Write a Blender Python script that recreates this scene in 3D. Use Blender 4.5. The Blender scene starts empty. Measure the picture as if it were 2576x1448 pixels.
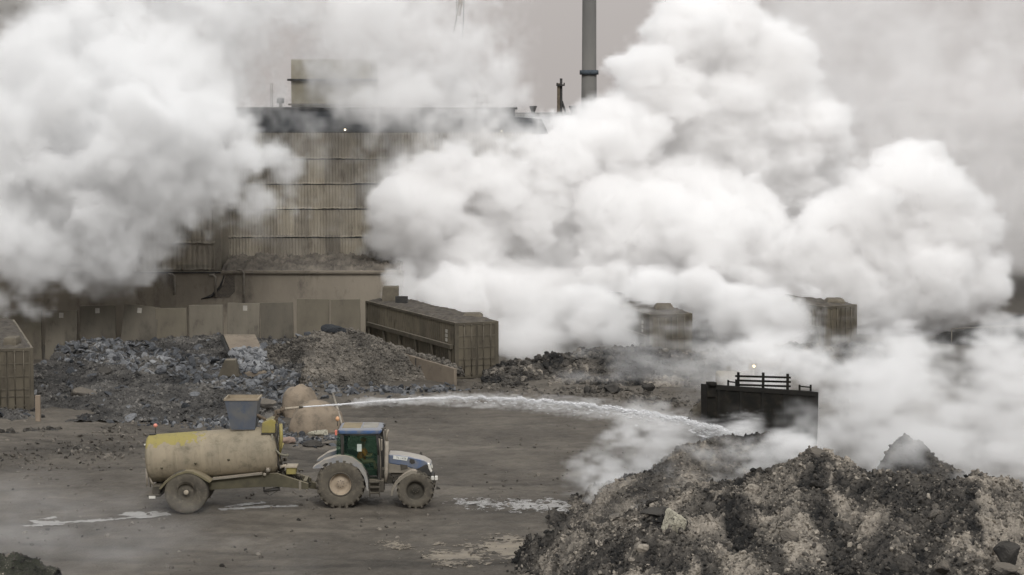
import bpy, bmesh, math, random
import numpy as np
from mathutils import Vector, Matrix
random.seed(7)
rng = np.random.default_rng(7)
R = math.radians
scene = bpy.context.scene
col = scene.collection

# ------------------------------------------------------------------ camera
F, CU, CV, HZ, CH = 5420.0, 1288.0, 724.0, 260.0, 14.2   # focal length and centre in a 2576 px wide frame
PITCH = math.atan((CV - HZ) / F)
cam_d = bpy.data.cameras.new('camera')
cam = bpy.data.objects.new('camera', cam_d)
col.objects.link(cam)
cam_d.sensor_width = 36.0
cam_d.lens = 36.0 * F / 2576.0
cam_d.clip_start, cam_d.clip_end = 1.0, 6000.0
cam.location = (0, 0, CH)
cam.rotation_euler = (math.pi / 2 - PITCH, 0, 0)
scene.camera = cam

def ray(u, v):
    x, y, z = (u - CU) / F, 1.0, -(v - CV) / F
    c, s = math.cos(PITCH), math.sin(PITCH)
    return Vector((x, y * c + z * s, -y * s + z * c))
def at(u, v, Y):
    """world point seen at (u, v) at the distance Y along the ground"""
    d = ray(u, v)
    return Vector((0, 0, CH)) + d * (Y / d.y)
def gnd(u, v, z=0.0):
    d = ray(u, v)
    return Vector((0, 0, CH)) + d * ((z - CH) / d.z)
def ppm(Y):
    return F / Y

# ------------------------------------------------------------------ world, sun, exposure
SUN_EL, SUN_AZ = R(40), R(168)      # azimuth from +Y, clockwise: behind the camera, from the left
w = bpy.data.worlds.new('World'); scene.world = w; w.use_nodes = True
nt = w.node_tree; nt.nodes.clear()
sky = nt.nodes.new('ShaderNodeTexSky'); sky.sky_type = 'NISHITA'; sky.sun_disc = False
sky.sun_elevation = SUN_EL; sky.sun_rotation = SUN_AZ
sky.air_density = 1.0; sky.dust_density = 4.0; sky.ozone_density = 1.0
hsv = nt.nodes.new('ShaderNodeHueSaturation'); hsv.inputs['Saturation'].default_value = 0.0
ov = nt.nodes.new('ShaderNodeMix'); ov.data_type = 'RGBA'; ov.blend_type = 'MIX'
ov.inputs['Factor'].default_value = 0.8
ov.inputs['B'].default_value = (5.5, 4.96, 4.7, 1)          # even overcast cloud deck
bg = nt.nodes.new('ShaderNodeBackground'); bg.inputs['Strength'].default_value = 0.09
wo = nt.nodes.new('ShaderNodeOutputWorld')
nt.links.new(sky.outputs[0], hsv.inputs['Color']); nt.links.new(hsv.outputs[0], ov.inputs['A'])
tcw = nt.nodes.new('ShaderNodeTexCoord'); sxw = nt.nodes.new('ShaderNodeSeparateXYZ'); nt.links.new(tcw.outputs['Generated'], sxw.inputs[0])
cl = nt.nodes.new('ShaderNodeMapRange'); cl.inputs['From Min'].default_value = .05; cl.inputs['From Max'].default_value = 1.0
cl.inputs['To Min'].default_value = 1.0; cl.inputs['To Max'].default_value = 2.3; nt.links.new(sxw.outputs[2], cl.inputs['Value'])   # an overcast sky is over twice as bright overhead
zs_ = nt.nodes.new('ShaderNodeVectorMath'); zs_.operation = 'SCALE'; nt.links.new(ov.outputs['Result'], zs_.inputs[0]); nt.links.new(cl.outputs[0], zs_.inputs['Scale'])
wm = nt.nodes.new('ShaderNodeMix'); wm.data_type = 'RGBA'; wm.inputs['A'].default_value = (5.45, 5.03, 4.82, 1); wm.inputs['B'].default_value = (5.05, 5.08, 5.12, 1)   # warm murk low down, neutral overhead
wf = nt.nodes.new('ShaderNodeMapRange'); wf.inputs['From Min'].default_value = .06; wf.inputs['From Max'].default_value = .35; nt.links.new(sxw.outputs[2], wf.inputs['Value'])
nt.links.new(wf.outputs[0], wm.inputs['Factor']); nt.links.new(wm.outputs['Result'], ov.inputs['B'])
nt.links.new(zs_.outputs[0], bg.inputs['Color']); nt.links.new(bg.outputs[0], wo.inputs[0])
sd = bpy.data.lights.new('sun', 'SUN'); sd.energy = 1.5; sd.angle = R(14); sd.color = (1.0, 0.985, 0.965)
so = bpy.data.objects.new('sun', sd); col.objects.link(so)
sdir = Vector((math.sin(SUN_AZ) * math.cos(SUN_EL), math.cos(SUN_AZ) * math.cos(SUN_EL), math.sin(SUN_EL)))
so.rotation_euler = sdir.to_track_quat('Z', 'Y').to_euler()
vs = scene.view_settings
vs.view_transform = 'Standard'; vs.look = 'None'; vs.exposure = 0.2; vs.gamma = 1.0
cy = scene.cycles
cy.volume_bounces = 20; cy.max_bounces = 22; cy.diffuse_bounces = 2; cy.glossy_bounces = 2; cy.transmission_bounces = 3
cy.volume_step_rate = 2.5; cy.volume_max_steps = 256
cy.use_adaptive_sampling = True; cy.adaptive_threshold = 0.03

# ------------------------------------------------------------------ helpers
def mat(name, color=(.3, .3, .3), rough=.8, metal=0.0):
    m = bpy.data.materials.new(name); m.use_nodes = True
    b = m.node_tree.nodes['Principled BSDF']
    b.inputs['Base Color'].default_value = (*color, 1); b.inputs['Roughness'].default_value = rough
    b.inputs['Metallic'].default_value = metal
    return m
def tag(o, label=None, cat=None, group=None, kind=None):
    for k, v in (('label', label), ('category', cat), ('group', group), ('kind', kind)):
        if v: o[k] = v
    return o
def link(name, me, m=None, parent=None):
    o = bpy.data.objects.new(name, me); col.objects.link(o)
    if m: me.materials.append(m)
    if parent: o.parent = parent
    return o

def srf(name, c1, c2=None, scale=3.0, rough=.85, bump=.0, bscale=20.0, dust=None, dust_amt=.8, stretch=(1, 1, 1), metal=0.0, spec=.3, contrast=(.35, .65), c3=None, s3=12.0):
    """weathered surface: two tones mixed by noise, finer third tone, optional dust lying on upward faces"""
    m = bpy.data.materials.new(name); m.use_nodes = True
    t = m.node_tree; b = t.nodes['Principled BSDF']; N, L = t.nodes.new, t.links.new
    b.inputs['Roughness'].default_value = rough; b.inputs['Metallic'].default_value = metal
    b.inputs['Specular IOR Level'].default_value = spec
    tc = N('ShaderNodeTexCoord'); mp = N('ShaderNodeMapping'); mp.inputs['Scale'].default_value = stretch
    L(tc.outputs['Object'], mp.inputs[0])
    c2 = c2 or tuple(x * .6 for x in c1)
    def noise(sc, det=6, ro=.6):
        n = N('ShaderNodeTexNoise'); n.inputs['Scale'].default_value = sc; n.inputs['Detail'].default_value = det; n.inputs['Roughness'].default_value = ro
        L(mp.outputs[0], n.inputs['Vector']); return n.outputs['Fac']
    def rampf(x, a, bb):
        r = N('ShaderNodeMapRange'); r.inputs['From Min'].default_value = a; r.inputs['From Max'].default_value = bb
        L(x, r.inputs['Value']); return r.outputs[0]
    def mixc(f, A, Bc):
        x = N('ShaderNodeMix'); x.data_type = 'RGBA'
        if f is not None: L(f, x.inputs['Factor'])
        for q, k in ((A, 'A'), (Bc, 'B')):
            if isinstance(q, tuple): x.inputs[k].default_value = (*q, 1)
            else: L(q, x.inputs[k])
        return x.outputs['Result']
    c = mixc(rampf(noise(scale), *contrast), c1, c2)
    if c3: c = mixc(rampf(noise(s3, 8, .7), .52, .72), c, c3)
    if dust:
        ge = N('ShaderNodeNewGeometry'); sx = N('ShaderNodeSeparateXYZ'); L(ge.outputs['Normal'], sx.inputs[0])
        ad = N('ShaderNodeMath'); ad.operation = 'MULTIPLY_ADD'; L(noise(scale * 2.3), ad.inputs[0]); ad.inputs[1].default_value = .7; L(sx.outputs[2], ad.inputs[2])
        f = rampf(ad.outputs[0], .55, 1.05)
        mu = N('ShaderNodeMath'); mu.operation = 'MULTIPLY'; L(f, mu.inputs[0]); mu.inputs[1].default_value = dust_amt
        c = mixc(mu.outputs[0], c, dust)
    L(c, b.inputs['Base Color'])
    if bump:
        bp = N('ShaderNodeBump'); bp.inputs['Strength'].default_value = bump; bp.inputs['Distance'].default_value = .05
        L(noise(bscale, 8, .65), bp.inputs['Height']); L(bp.outputs[0], b.inputs['Normal'])
    return m
def clods(m, sc=2.2, dist=.12, strength=.8):
    t = m.node_tree; N, L = t.nodes.new, t.links.new; b = t.nodes['Principled BSDF']
    tc = N('ShaderNodeTexCoord'); n = N('ShaderNodeTexNoise'); n.inputs['Scale'].default_value = sc; n.inputs['Detail'].default_value = 5; n.inputs['Roughness'].default_value = .55; n.inputs['Distortion'].default_value = .8
    L(tc.outputs['Object'], n.inputs['Vector']); bp = N('ShaderNodeBump'); bp.inputs['Distance'].default_value = dist; bp.inputs['Strength'].default_value = strength
    L(n.outputs['Fac'], bp.inputs['Height']); old = b.inputs['Normal'].links
    if old: L(old[0].from_socket, bp.inputs['Normal'])
    L(bp.outputs[0], b.inputs['Normal'])
def cracks(m, scale=2.6, dark=(.06, .055, .045), width=.03):
    t = m.node_tree; v = t.nodes.new('ShaderNodeTexVoronoi'); v.feature = 'DISTANCE_TO_EDGE'; v.inputs['Scale'].default_value = scale
    c = t.nodes.new('ShaderNodeTexCoord'); n = t.nodes.new('ShaderNodeTexNoise'); n.inputs['Scale'].default_value = scale * 1.7; n.inputs['Detail'].default_value = 5
    a = t.nodes.new('ShaderNodeVectorMath'); a.operation = 'MULTIPLY_ADD'; a.inputs[1].default_value = (.35, .35, .35); t.links.new(c.outputs['Object'], n.inputs['Vector']); t.links.new(n.outputs['Color'], a.inputs[0]); t.links.new(c.outputs['Object'], a.inputs[2]); t.links.new(a.outputs[0], v.inputs['Vector'])
    r = t.nodes.new('ShaderNodeMapRange'); r.inputs['From Min'].default_value = width * .2; r.inputs['From Max'].default_value = width; t.links.new(v.outputs['Distance'], r.inputs['Value'])
    x = t.nodes.new('ShaderNodeMix'); x.data_type = 'RGBA'; t.links.new(r.outputs[0], x.inputs['Factor']); x.inputs['A'].default_value = (*dark, 1)
    p = t.nodes['Principled BSDF']; t.links.new(p.inputs['Base Color'].links[0].from_socket, x.inputs['B']); t.links.new(x.outputs['Result'], p.inputs['Base Color'])
def sheets(m, w=.95, h=1.55, lo=.68):
    """separate sheets, some replaced and of another tone"""
    t = m.node_tree; N, L = t.nodes.new, t.links.new; p = t.nodes['Principled BSDF']
    c = N('ShaderNodeTexCoord'); mp = N('ShaderNodeMapping'); mp.inputs['Rotation'].default_value = (R(90), 0, 0); L(c.outputs['Object'], mp.inputs[0])
    b = N('ShaderNodeTexBrick'); b.offset = .0; b.inputs['Scale'].default_value = 1.0; b.inputs['Mortar Size'].default_value = 0.0; b.inputs['Brick Width'].default_value = w; b.inputs['Row Height'].default_value = h
    b.inputs['Color1'].default_value = (1.08, 1.07, 1.05, 1); b.inputs['Color2'].default_value = (lo, lo, lo * 1.02, 1); L(mp.outputs[0], b.inputs['Vector'])
    x = N('ShaderNodeMix'); x.data_type = 'RGBA'; x.blend_type = 'MULTIPLY'; x.inputs['Factor'].default_value = 1.0
    L(p.inputs['Base Color'].links[0].from_socket, x.inputs['A']); L(b.outputs['Color'], x.inputs['B']); L(x.outputs['Result'], p.inputs['Base Color'])
def glass(name, tint, alpha=.55, rough=.08):
    m = bpy.data.materials.new(name); m.use_nodes = True
    t = m.node_tree; t.nodes.clear(); N, L = t.nodes.new, t.links.new
    o = N('ShaderNodeOutputMaterial'); tr = N('ShaderNodeBsdfTransparent'); tr.inputs[0].default_value = (*tint, 1)
    gl = N('ShaderNodeBsdfPrincipled'); gl.inputs['Base Color'].default_value = (.014, .032, .027, 1); gl.inputs['Roughness'].default_value = rough
    mx = N('ShaderNodeMixShader'); mx.inputs[0].default_value = alpha
    L(tr.outputs[0], mx.inputs[1]); L(gl.outputs[0], mx.inputs[2]); L(mx.outputs[0], o.inputs[0])
    return m
def lamp(name, color, strength):
    m = mat(name, color, .4); b = m.node_tree.nodes['Principled BSDF']
    b.inputs['Emission Color'].default_value = (*color, 1); b.inputs['Emission Strength'].default_value = strength
    return m

ORG = {}
def thing(name, label, cat, loc=(0, 0, 0), rotz=0.0, group=None, kind=None):
    o = bpy.data.objects.new(name, None); col.objects.link(o); o.empty_display_size = .3
    o.location = loc; o.rotation_euler = (0, 0, rotz)
    ORG[o.name] = Vector(loc) if rotz == 0.0 else Vector((0, 0, 0))
    return tag(o, label, cat, group, kind)
def copy_tree(o, parent=None):
    c = o.copy(); col.objects.link(c)
    if parent: c.parent = parent
    for ch in [x for x in col.objects if x.parent == o]: copy_tree(ch, c)
    return c
class MB:
    """collects shapes, then links them as one mesh object"""
    def __init__(s): s.v, s.f, s.sm = [], [], []
    def add(s, vs, fs, smooth=False):
        k = len(s.v); s.v += [tuple(p) for p in vs]; s.f += [tuple(i + k for i in f) for f in fs]; s.sm += [smooth] * len(fs); return s
    def box(s, lo, hi, M=None):
        x0, y0, z0 = lo; x1, y1, z1 = hi
        vs = [Vector(p) for p in ((x0, y0, z0), (x1, y0, z0), (x1, y1, z0), (x0, y1, z0), (x0, y0, z1), (x1, y0, z1), (x1, y1, z1), (x0, y1, z1))]
        if M: vs = [M @ p for p in vs]
        return s.add(vs, [(0, 3, 2, 1), (4, 5, 6, 7), (0, 1, 5, 4), (1, 2, 6, 5), (2, 3, 7, 6), (3, 0, 4, 7)])
    def prism(s, pts, y0, y1):
        """polygon of world points (x, z) extruded from y0 to y1"""
        n = len(pts)
        ar = sum(pts[i][0] * pts[(i + 1) % n][1] - pts[(i + 1) % n][0] * pts[i][1] for i in range(n))
        if ar < 0: pts = pts[::-1]
        vs = [(x, y0, z) for x, z in pts] + [(x, y1, z) for x, z in pts]
        return s.add(vs, [tuple(range(n)), tuple(range(2 * n - 1, n - 1, -1))] + [((i + 1) % n, i, n + i, n + (i + 1) % n) for i in range(n)])
    def tube(s, pts, r, n=10, cap=True):
        pts = [Vector(p) for p in pts]; m = len(pts)
        rs = [r] * m if isinstance(r, (int, float)) else r
        vs, fs = [], []; up = None
        for i, p in enumerate(pts):
            d = (pts[min(i + 1, m - 1)] - pts[max(i - 1, 0)]).normalized()
            if up is None: up = d.orthogonal().normalized()
            up = (up - d * up.dot(d)).normalized(); b = d.cross(up)
            vs += [p + (up * math.cos(a) + b * math.sin(a)) * rs[i] for a in (2 * math.pi * k / n for k in range(n))]
        for i in range(m - 1):
            for k in range(n):
                fs.append((i * n + k, i * n + (k + 1) % n, (i + 1) * n + (k + 1) % n, (i + 1) * n + k))
        s.add(vs, fs, True)
        if cap: k = len(s.v) - len(vs); s.f += [tuple(k + i for i in range(n))[::-1], tuple(k + (m - 1) * n + i for i in range(n))]; s.sm += [False, False]
        return s
    def lathe(s, prof, o, axis, n=32, smooth=True):
        """prof: (radius, distance along the axis)"""
        o, a = Vector(o), Vector(axis).normalized(); u = a.orthogonal().normalized(); w_ = a.cross(u)
        vs = [o + a * t + (u * math.cos(q) + w_ * math.sin(q)) * r for r, t in prof for q in (2 * math.pi * k / n for k in range(n))]
        fs = [(i * n + k, i * n + (k + 1) % n, (i + 1) * n + (k + 1) % n, (i + 1) * n + k) for i in range(len(prof) - 1) for k in range(n)]
        return s.add(vs, fs, smooth)
    def ball(s, c, r, n=10, sc=(1, 1, 1)):
        pr = [(r * math.sin(math.pi * i / n), -r * math.cos(math.pi * i / n)) for i in range(n + 1)]
        k = len(s.v); s.lathe([(max(a, 1e-4), b) for a, b in pr], (0, 0, 0), (0, 0, 1), n * 2)
        c = Vector(c)
        s.v[k:] = [(c.x + p[0] * sc[0], c.y + p[1] * sc[1], c.z + p[2] * sc[2]) for p in s.v[k:]]
        return s
    def build(s, name, m, parent=None, bevel=0, org=None):
        if org is None: org = ORG.get(parent.name, Vector((0, 0, 0))) if parent else Vector((0, 0, 0))
        me = bpy.data.meshes.new(name)
        me.from_pydata([(p[0] - org[0], p[1] - org[1], p[2] - org[2]) for p in s.v], [], s.f)
        me.polygons.foreach_set('use_smooth', s.sm); me.update()
        o = link(name, me, m, parent)
        ORG[o.name] = Vector(org)
        if bevel:
            b = o.modifiers.new('b', 'BEVEL'); b.width = bevel; b.segments = 2; b.limit_method = 'ANGLE'; b.angle_limit = R(35)
        return o
def text_mesh(body, size, m, name, parent, origin, right, up, depth=.002):
    cu = bpy.data.curves.new(name, 'FONT'); cu.body = body; cu.size = size; cu.extrude = depth; cu.align_x = 'CENTER'; cu.align_y = 'CENTER'
    tmp = bpy.data.objects.new('tmp', cu); col.objects.link(tmp)
    dg = bpy.context.evaluated_depsgraph_get()
    me = bpy.data.meshes.new_from_object(tmp.evaluated_get(dg)); bpy.data.objects.remove(tmp)
    r, u = Vector(right).normalized(), Vector(up).normalized(); n = r.cross(u)
    M = Matrix(((r.x, u.x, n.x, origin[0]), (r.y, u.y, n.y, origin[1]), (r.z, u.z, n.z, origin[2]), (0, 0, 0, 1)))
    me.transform(M); org = ORG.get(parent.name, Vector((0, 0, 0))); me.transform(Matrix.Translation(-org))
    me.name = name; me.materials.clear()
    return link(name, me, m, parent)
def np_mesh(name, V, Fq, m, parent=None, smooth=False, attrs=None):
    """mesh straight from arrays; Fq (n, 3 or 4)"""
    me = bpy.data.meshes.new(name); k = Fq.shape[1]
    me.vertices.add(len(V)); me.vertices.foreach_set('co', np.ascontiguousarray(V, np.float32).ravel())
    me.loops.add(Fq.size); me.loops.foreach_set('vertex_index', np.ascontiguousarray(Fq, np.int32).ravel())
    me.polygons.add(len(Fq)); me.polygons.foreach_set('loop_start', np.arange(0, Fq.size, k, dtype=np.int32))
    me.polygons.foreach_set('use_smooth', np.full(len(Fq), smooth))
    me.update(calc_edges=True)
    for a, val in (attrs or {}).items():
        q = me.attributes.new(a, 'FLOAT', 'POINT'); q.data.foreach_set('value', np.ascontiguousarray(val, np.float32))
    return link(name, me, m, parent)

# ------------------------------------------------------------------ rocks and heaps
def ico(sub):
    bm = bmesh.new(); bmesh.ops.create_icosphere(bm, subdivisions=sub, radius=1)
    V = np.array([v.co[:] for v in bm.verts]); Fc = np.array([[v.index for v in f.verts] for f in bm.faces]); bm.free()
    return V, Fc
ICO1, ICO2, ICO3 = ico(1), ico(2), ico(4)
def rocky(V, g, flat=.7, cuts=9, rough=.12):
    """chops a ball with random planes into an angular stone"""
    V = V.copy()
    for _ in range(cuts):
        d = g.standard_normal(3); d /= np.linalg.norm(d); h = g.uniform(.45, .85)
        t = V @ d; V -= np.outer(np.maximum(t - h, 0), d) * .95
    V *= g.uniform(.75, 1.2, 3) * np.array([1.1, 1, flat]); V += g.standard_normal(V.shape) * rough * .25
    return V
PROTO1 = [rocky(ICO1[0], np.random.default_rng(i), .7, 5, .3) for i in range(10)]
PROTO2 = [rocky(ICO2[0], np.random.default_rng(40 + i), .65, 9, .12) for i in range(10)]
def rot_rand(n, g, tilt=1.0):
    q = g.standard_normal((n, 4)); q[:, 1:3] *= tilt; q /= np.linalg.norm(q, axis=1, keepdims=True)
    w_, x, y, z = q.T
    return np.stack([np.stack([1 - 2 * (y * y + z * z), 2 * (x * y - z * w_), 2 * (x * z + y * w_)], -1), np.stack([2 * (x * y + z * w_), 1 - 2 * (x * x + z * z), 2 * (y * z - x * w_)], -1),
                     np.stack([2 * (x * z - y * w_), 2 * (y * z + x * w_), 1 - 2 * (x * x + y * y)], -1)], 1)
def rubble(name, pos, size, tone, m, seed, fine=True, flat=1.0, tilt=1.0, label=None, cat=None, kind='stuff', var=.13):
    g = np.random.default_rng(seed); n = len(pos); protos, Fc = (PROTO1, ICO1[1]) if fine else (PROTO2, ICO2[1])
    which = g.integers(0, 10, n); nv = len(protos[0])
    P = np.stack(protos)[which] * np.array([1, 1, flat])
    V = np.einsum('nij,nvj->nvi', rot_rand(n, g, tilt), P) * size[:, None, None] + pos[:, None, :]
    Fq = (Fc[None] + (np.arange(n) * nv)[:, None, None]).reshape(-1, 3)
    o = np_mesh(name, V.reshape(-1, 3), Fq, m, attrs={'tone': np.repeat(np.clip(tone + g.normal(0, var, n), 0, 1), nv)})
    return tag(o, label, cat, kind=kind)
def boulder(name, label, p, r, m, seed, sc=(1, 1, .8), rotz=0.0, group=None, cuts=12, rough=.06):
    g = np.random.default_rng(seed)
    V = rocky(ICO3[0], g, 1.0, cuts, rough) * r * np.array(sc)
    f = g.standard_normal((3, 3)) * 3 / r; V += .06 * r * np.sin(V @ f)
    c, s_ = math.cos(rotz), math.sin(rotz); V = V @ np.array([[c, s_, 0], [-s_, c, 0], [0, 0, 1]])
    o = np_mesh(name, V, ICO3[1], m); o.location = p
    return tag(o, label, 'rock', group)
def noise2(shape, slope=1.6, lo=1.0, seed=0, hi=None):
    g = np.random.default_rng(seed); n = g.standard_normal(shape); f = np.fft.rfft2(n)
    k = np.hypot(np.fft.fftfreq(shape[0])[:, None] * max(shape), np.fft.rfftfreq(shape[1])[None] * max(shape))
    a = np.where(k < lo, 0, np.maximum(k, 1e-3) ** -slope)
    r = np.fft.irfft2(f * a, s=shape); return r / r.std()
def gz(x, y):
    return .018 * np.sin(x * .53 + 1.3 * np.sin(y * .21)) + .016 * np.sin(y * 1.1 + .8 * np.sin(x * .3)) + .006 * np.sin(x * 2.9 + y * 2.1)
class Heap:
    """a tipped heap: ridges and cones at the angle of repose over a grid, roughened"""
    def __init__(s, name, label, x0, x1, y0, y1, res, cones, m, seed, rough=.12, base_tone=.45, tones=(), slope_noise=.25, cat='heap', smooth=.25, tone_noise=.25, kind=None, slides=()):
        s.x0, s.y0, s.res = x0, y0, res
        nx, ny = int((x1 - x0) / res) + 1, int((y1 - y0) / res) + 1; s.nx, s.ny = nx, ny
        X, Y = np.meshgrid(x0 + res * np.arange(nx), y0 + res * np.arange(ny), indexing='ij')
        n1, n2, n3 = noise2((nx, ny), 1.7, 2, seed), noise2((nx, ny), 1.1, 10, seed + 1), noise2((nx, ny), 1.6, 3, seed + 2)
        H = np.full((nx, ny), -3.0)
        for c in cones:
            (ax, ay, az), sl = c[0], c[2]
            bx, by, bz = c[1] if c[1] is not None else c[0]
            dx, dy = bx - ax, by - ay; L2 = dx * dx + dy * dy
            t = np.clip(((X - ax) * dx + (Y - ay) * dy) / L2, 0, 1) if L2 > 0 else 0 * X
            d = np.hypot(X - ax - t * dx, Y - ay - t * dy); d = np.sqrt(d * d + smooth * smooth) - smooth
            h = az + (bz - az) * t - sl * d * (1 + slope_noise * n3 * .35)
            H = np.maximum(H, h) + .12 * np.exp(-np.abs(H - h) / .15) * (smooth > 0)
        H = H + rough * (n1 * .8 + n2 * .45) * np.clip((H + .5) * 1.2, .15, 1)
        s.H = np.maximum(H, -.35)
        T = base_tone + tone_noise * noise2((nx, ny), 1.5, 3, seed + 3) * .6
        for (px, py), rad, val in tones:
            rx, ry = rad if isinstance(rad, tuple) else (rad, rad)
            q = np.hypot((X - px) / rx, (Y - py) / ry) + .16 * noise2((nx, ny), 1.4, 4, seed + 7) + .05 * n2
            wgt = np.clip((1.25 - q) / .55, 0, 1); T = T * (1 - wgt) + (val + .10 * n2 + .09 * n1) * wgt
        for pts, rad, val in slides:      # slides of one material running down the slope
            W = np.array([s.hit(u, v) for u, v in pts]); q = np.full(X.shape, 9.0)
            for a, b in zip(W[:-1], W[1:]) if len(W) > 1 else [(W[0], W[0] + .01)]:
                e = b - a; t = np.clip(((X - a[0]) * e[0] + (Y - a[1]) * e[1]) / (e @ e), 0, 1); q = np.minimum(q, np.hypot(X - a[0] - t * e[0], Y - a[1] - t * e[1]) / rad)
            q += .28 * noise2((nx, ny), 1.2, 4, seed + 8) + .10 * n2
            wgt = np.clip((1.35 - q) / .7, 0, 1) * .8; T = T * (1 - wgt) + (val + .16 * n2 + .1 * n1) * wgt
        s.T = np.clip(T, 0, 1)
        idx = np.arange(nx * ny).reshape(nx, ny)
        q = np.stack([idx[:-1, :-1], idx[1:, :-1], idx[1:, 1:], idx[:-1, 1:]], -1).reshape(-1, 4)
        keep = (s.H.ravel()[q] > -.3).any(1); q = q[keep]
        used, inv = np.unique(q, return_inverse=True)
        V = np.stack([X.ravel(), Y.ravel(), s.H.ravel()], -1)[used]
        s.o = np_mesh(name, V, inv.reshape(q.shape), m, smooth=True, attrs={'tone': s.T.ravel()[used]})
        tag(s.o, label, cat, kind=kind)
    def hit(s, u, v):
        d = ray(u, v); Ys = np.arange(s.y0, s.y0 + s.res * s.ny, s.res * .5); P = np.array([(0, 0, CH)]) + np.array(d[:])[None] * (Ys / d.y)[:, None]
        k = np.nonzero(P[:, 2] <= s.z(P[:, 0], P[:, 1]))[0]; k = k[0] if len(k) else len(Ys) // 2
        return P[k, :2]
    def z(s, x, y):
        i = np.clip(((np.asarray(x) - s.x0) / s.res).round().astype(int), 0, s.nx - 1); j = np.clip(((np.asarray(y) - s.y0) / s.res).round().astype(int), 0, s.ny - 1)
        return s.H[i, j]
    def scatter(s, name, label, n, smin, smax, m, seed, fine=True, power=2.2, flat=1.0, tilt=1.0, where=None, sink=.25, cat='rubble', dtone=0.0, var=.13):
        g = np.random.default_rng(seed)
        i, j = g.integers(0, s.nx, n * 4), g.integers(0, s.ny, n * 4)
        ok = s.H[i, j] > .02
        x = s.x0 + (i + g.uniform(-.5, .5, len(i))) * s.res; y = s.y0 + (j + g.uniform(-.5, .5, len(j))) * s.res
        if where is not None: ok &= where(x, y)
        i, j, x, y = i[ok][:n], j[ok][:n], x[ok][:n], y[ok][:n]
        sz = smin + (smax - smin) * g.random(len(i)) ** (power * 2)
        pos = np.stack([x, y, s.H[i, j] + sz * (.3 - sink)], -1)
        return rubble(name, pos, sz, s.T[i, j] + dtone, m, seed, fine, flat, tilt, label, cat, var=var)
def heap_material(name, dark, mid, light, bump=.9, scale=7.0):
    m = bpy.data.materials.new(name); m.use_nodes = True
    t = m.node_tree; b = t.nodes['Principled BSDF']; N, L = t.nodes.new, t.links.new
    b.inputs['Roughness'].default_value = .9; b.inputs['Specular IOR Level'].default_value = .25
    at_ = N('ShaderNodeAttribute'); at_.attribute_name = 'tone'
    tc = N('ShaderNodeTexCoord'); n1 = N('ShaderNodeTexNoise'); n1.inputs['Scale'].default_value = scale; n1.inputs['Detail'].default_value = 9; n1.inputs['Roughness'].default_value = .75
    L(tc.outputs['Object'], n1.inputs['Vector'])
    ma = N('ShaderNodeMath'); ma.operation = 'MULTIPLY_ADD'; L(n1.outputs['Fac'], ma.inputs[0]); ma.inputs[1].default_value = .75; L(at_.outputs['Fac'], ma.inputs[2])
    sb = N('ShaderNodeMath'); sb.operation = 'SUBTRACT'; L(ma.outputs[0], sb.inputs[0]); sb.inputs[1].default_value = .375
    cr = N('ShaderNodeValToRGB'); L(sb.outputs[0], cr.inputs[0])
    e = cr.color_ramp.elements; e[0].position, e[0].color = .05, (*dark, 1); e[1].position, e[1].color = .95, (*light, 1)
    k = e.new(.5); k.color = (*mid, 1)
    L(cr.outputs[0], b.inputs['Base Color'])
    vo = N('ShaderNodeTexVoronoi'); vo.inputs['Scale'].default_value = 9.0; L(tc.outputs['Object'], vo.inputs['Vector'])
    ad = N('ShaderNodeMath'); ad.operation = 'ADD'; L(vo.outputs['Distance'], ad.inputs[0]); L(n1.outputs['Fac'], ad.inputs[1])
    bp = N('ShaderNodeBump'); bp.inputs['Strength'].default_value = bump; bp.inputs['Distance'].default_value = .08
    L(ad.outputs[0], bp.inputs['Height']); L(bp.outputs[0], b.inputs['Normal'])
    return m
def inside(poly, X, Y):
    r = np.zeros(X.shape, bool); n = len(poly)
    for i in range(n):
        x1, y1 = poly[i]; x2, y2 = poly[(i + 1) % n]
        c = ((y1 > Y) != (y2 > Y)) & (X < (x2 - x1) * (Y - y1) / (y2 - y1 + 1e-12) + x1); r ^= c
    return r
def puddle(name, label, polys, m, seed, res=.04, wob=.12, lift=.008):
    """a sheet of sludge or water with a ragged edge lying on the ground; polys in picture points, put down on the ground"""
    W = [[gnd(u, v)[:2] for u, v in p] for p in polys]
    a = np.array([q for p in W for q in p]); x0, y0 = a.min(0) - .5; x1, y1 = a.max(0) + .5
    nx, ny = int((x1 - x0) / res) + 2, int((y1 - y0) / res) + 2
    X, Y = np.meshgrid(x0 + res * np.arange(nx), y0 + res * np.arange(ny), indexing='ij')
    A, Bn = noise2((nx, ny), 1.3, 4, seed), noise2((nx, ny), 1.3, 4, seed + 1)
    ok = np.zeros(X.shape, bool)
    for p in W: ok |= inside(p, X + wob * A * .7, Y + wob * Bn * 1.6)
    idx = np.arange(nx * ny).reshape(nx, ny)
    q = np.stack([idx[:-1, :-1], idx[1:, :-1], idx[1:, 1:], idx[:-1, 1:]], -1).reshape(-1, 4)[ok[:-1, :-1].ravel()]
    used, inv = np.unique(q, return_inverse=True)
    V = np.stack([X.ravel(), Y.ravel(), (gz(X, Y) + lift).ravel()], -1)[used]
    return tag(np_mesh(name, V, inv.reshape(q.shape), m, smooth=True), label, 'puddle')
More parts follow.
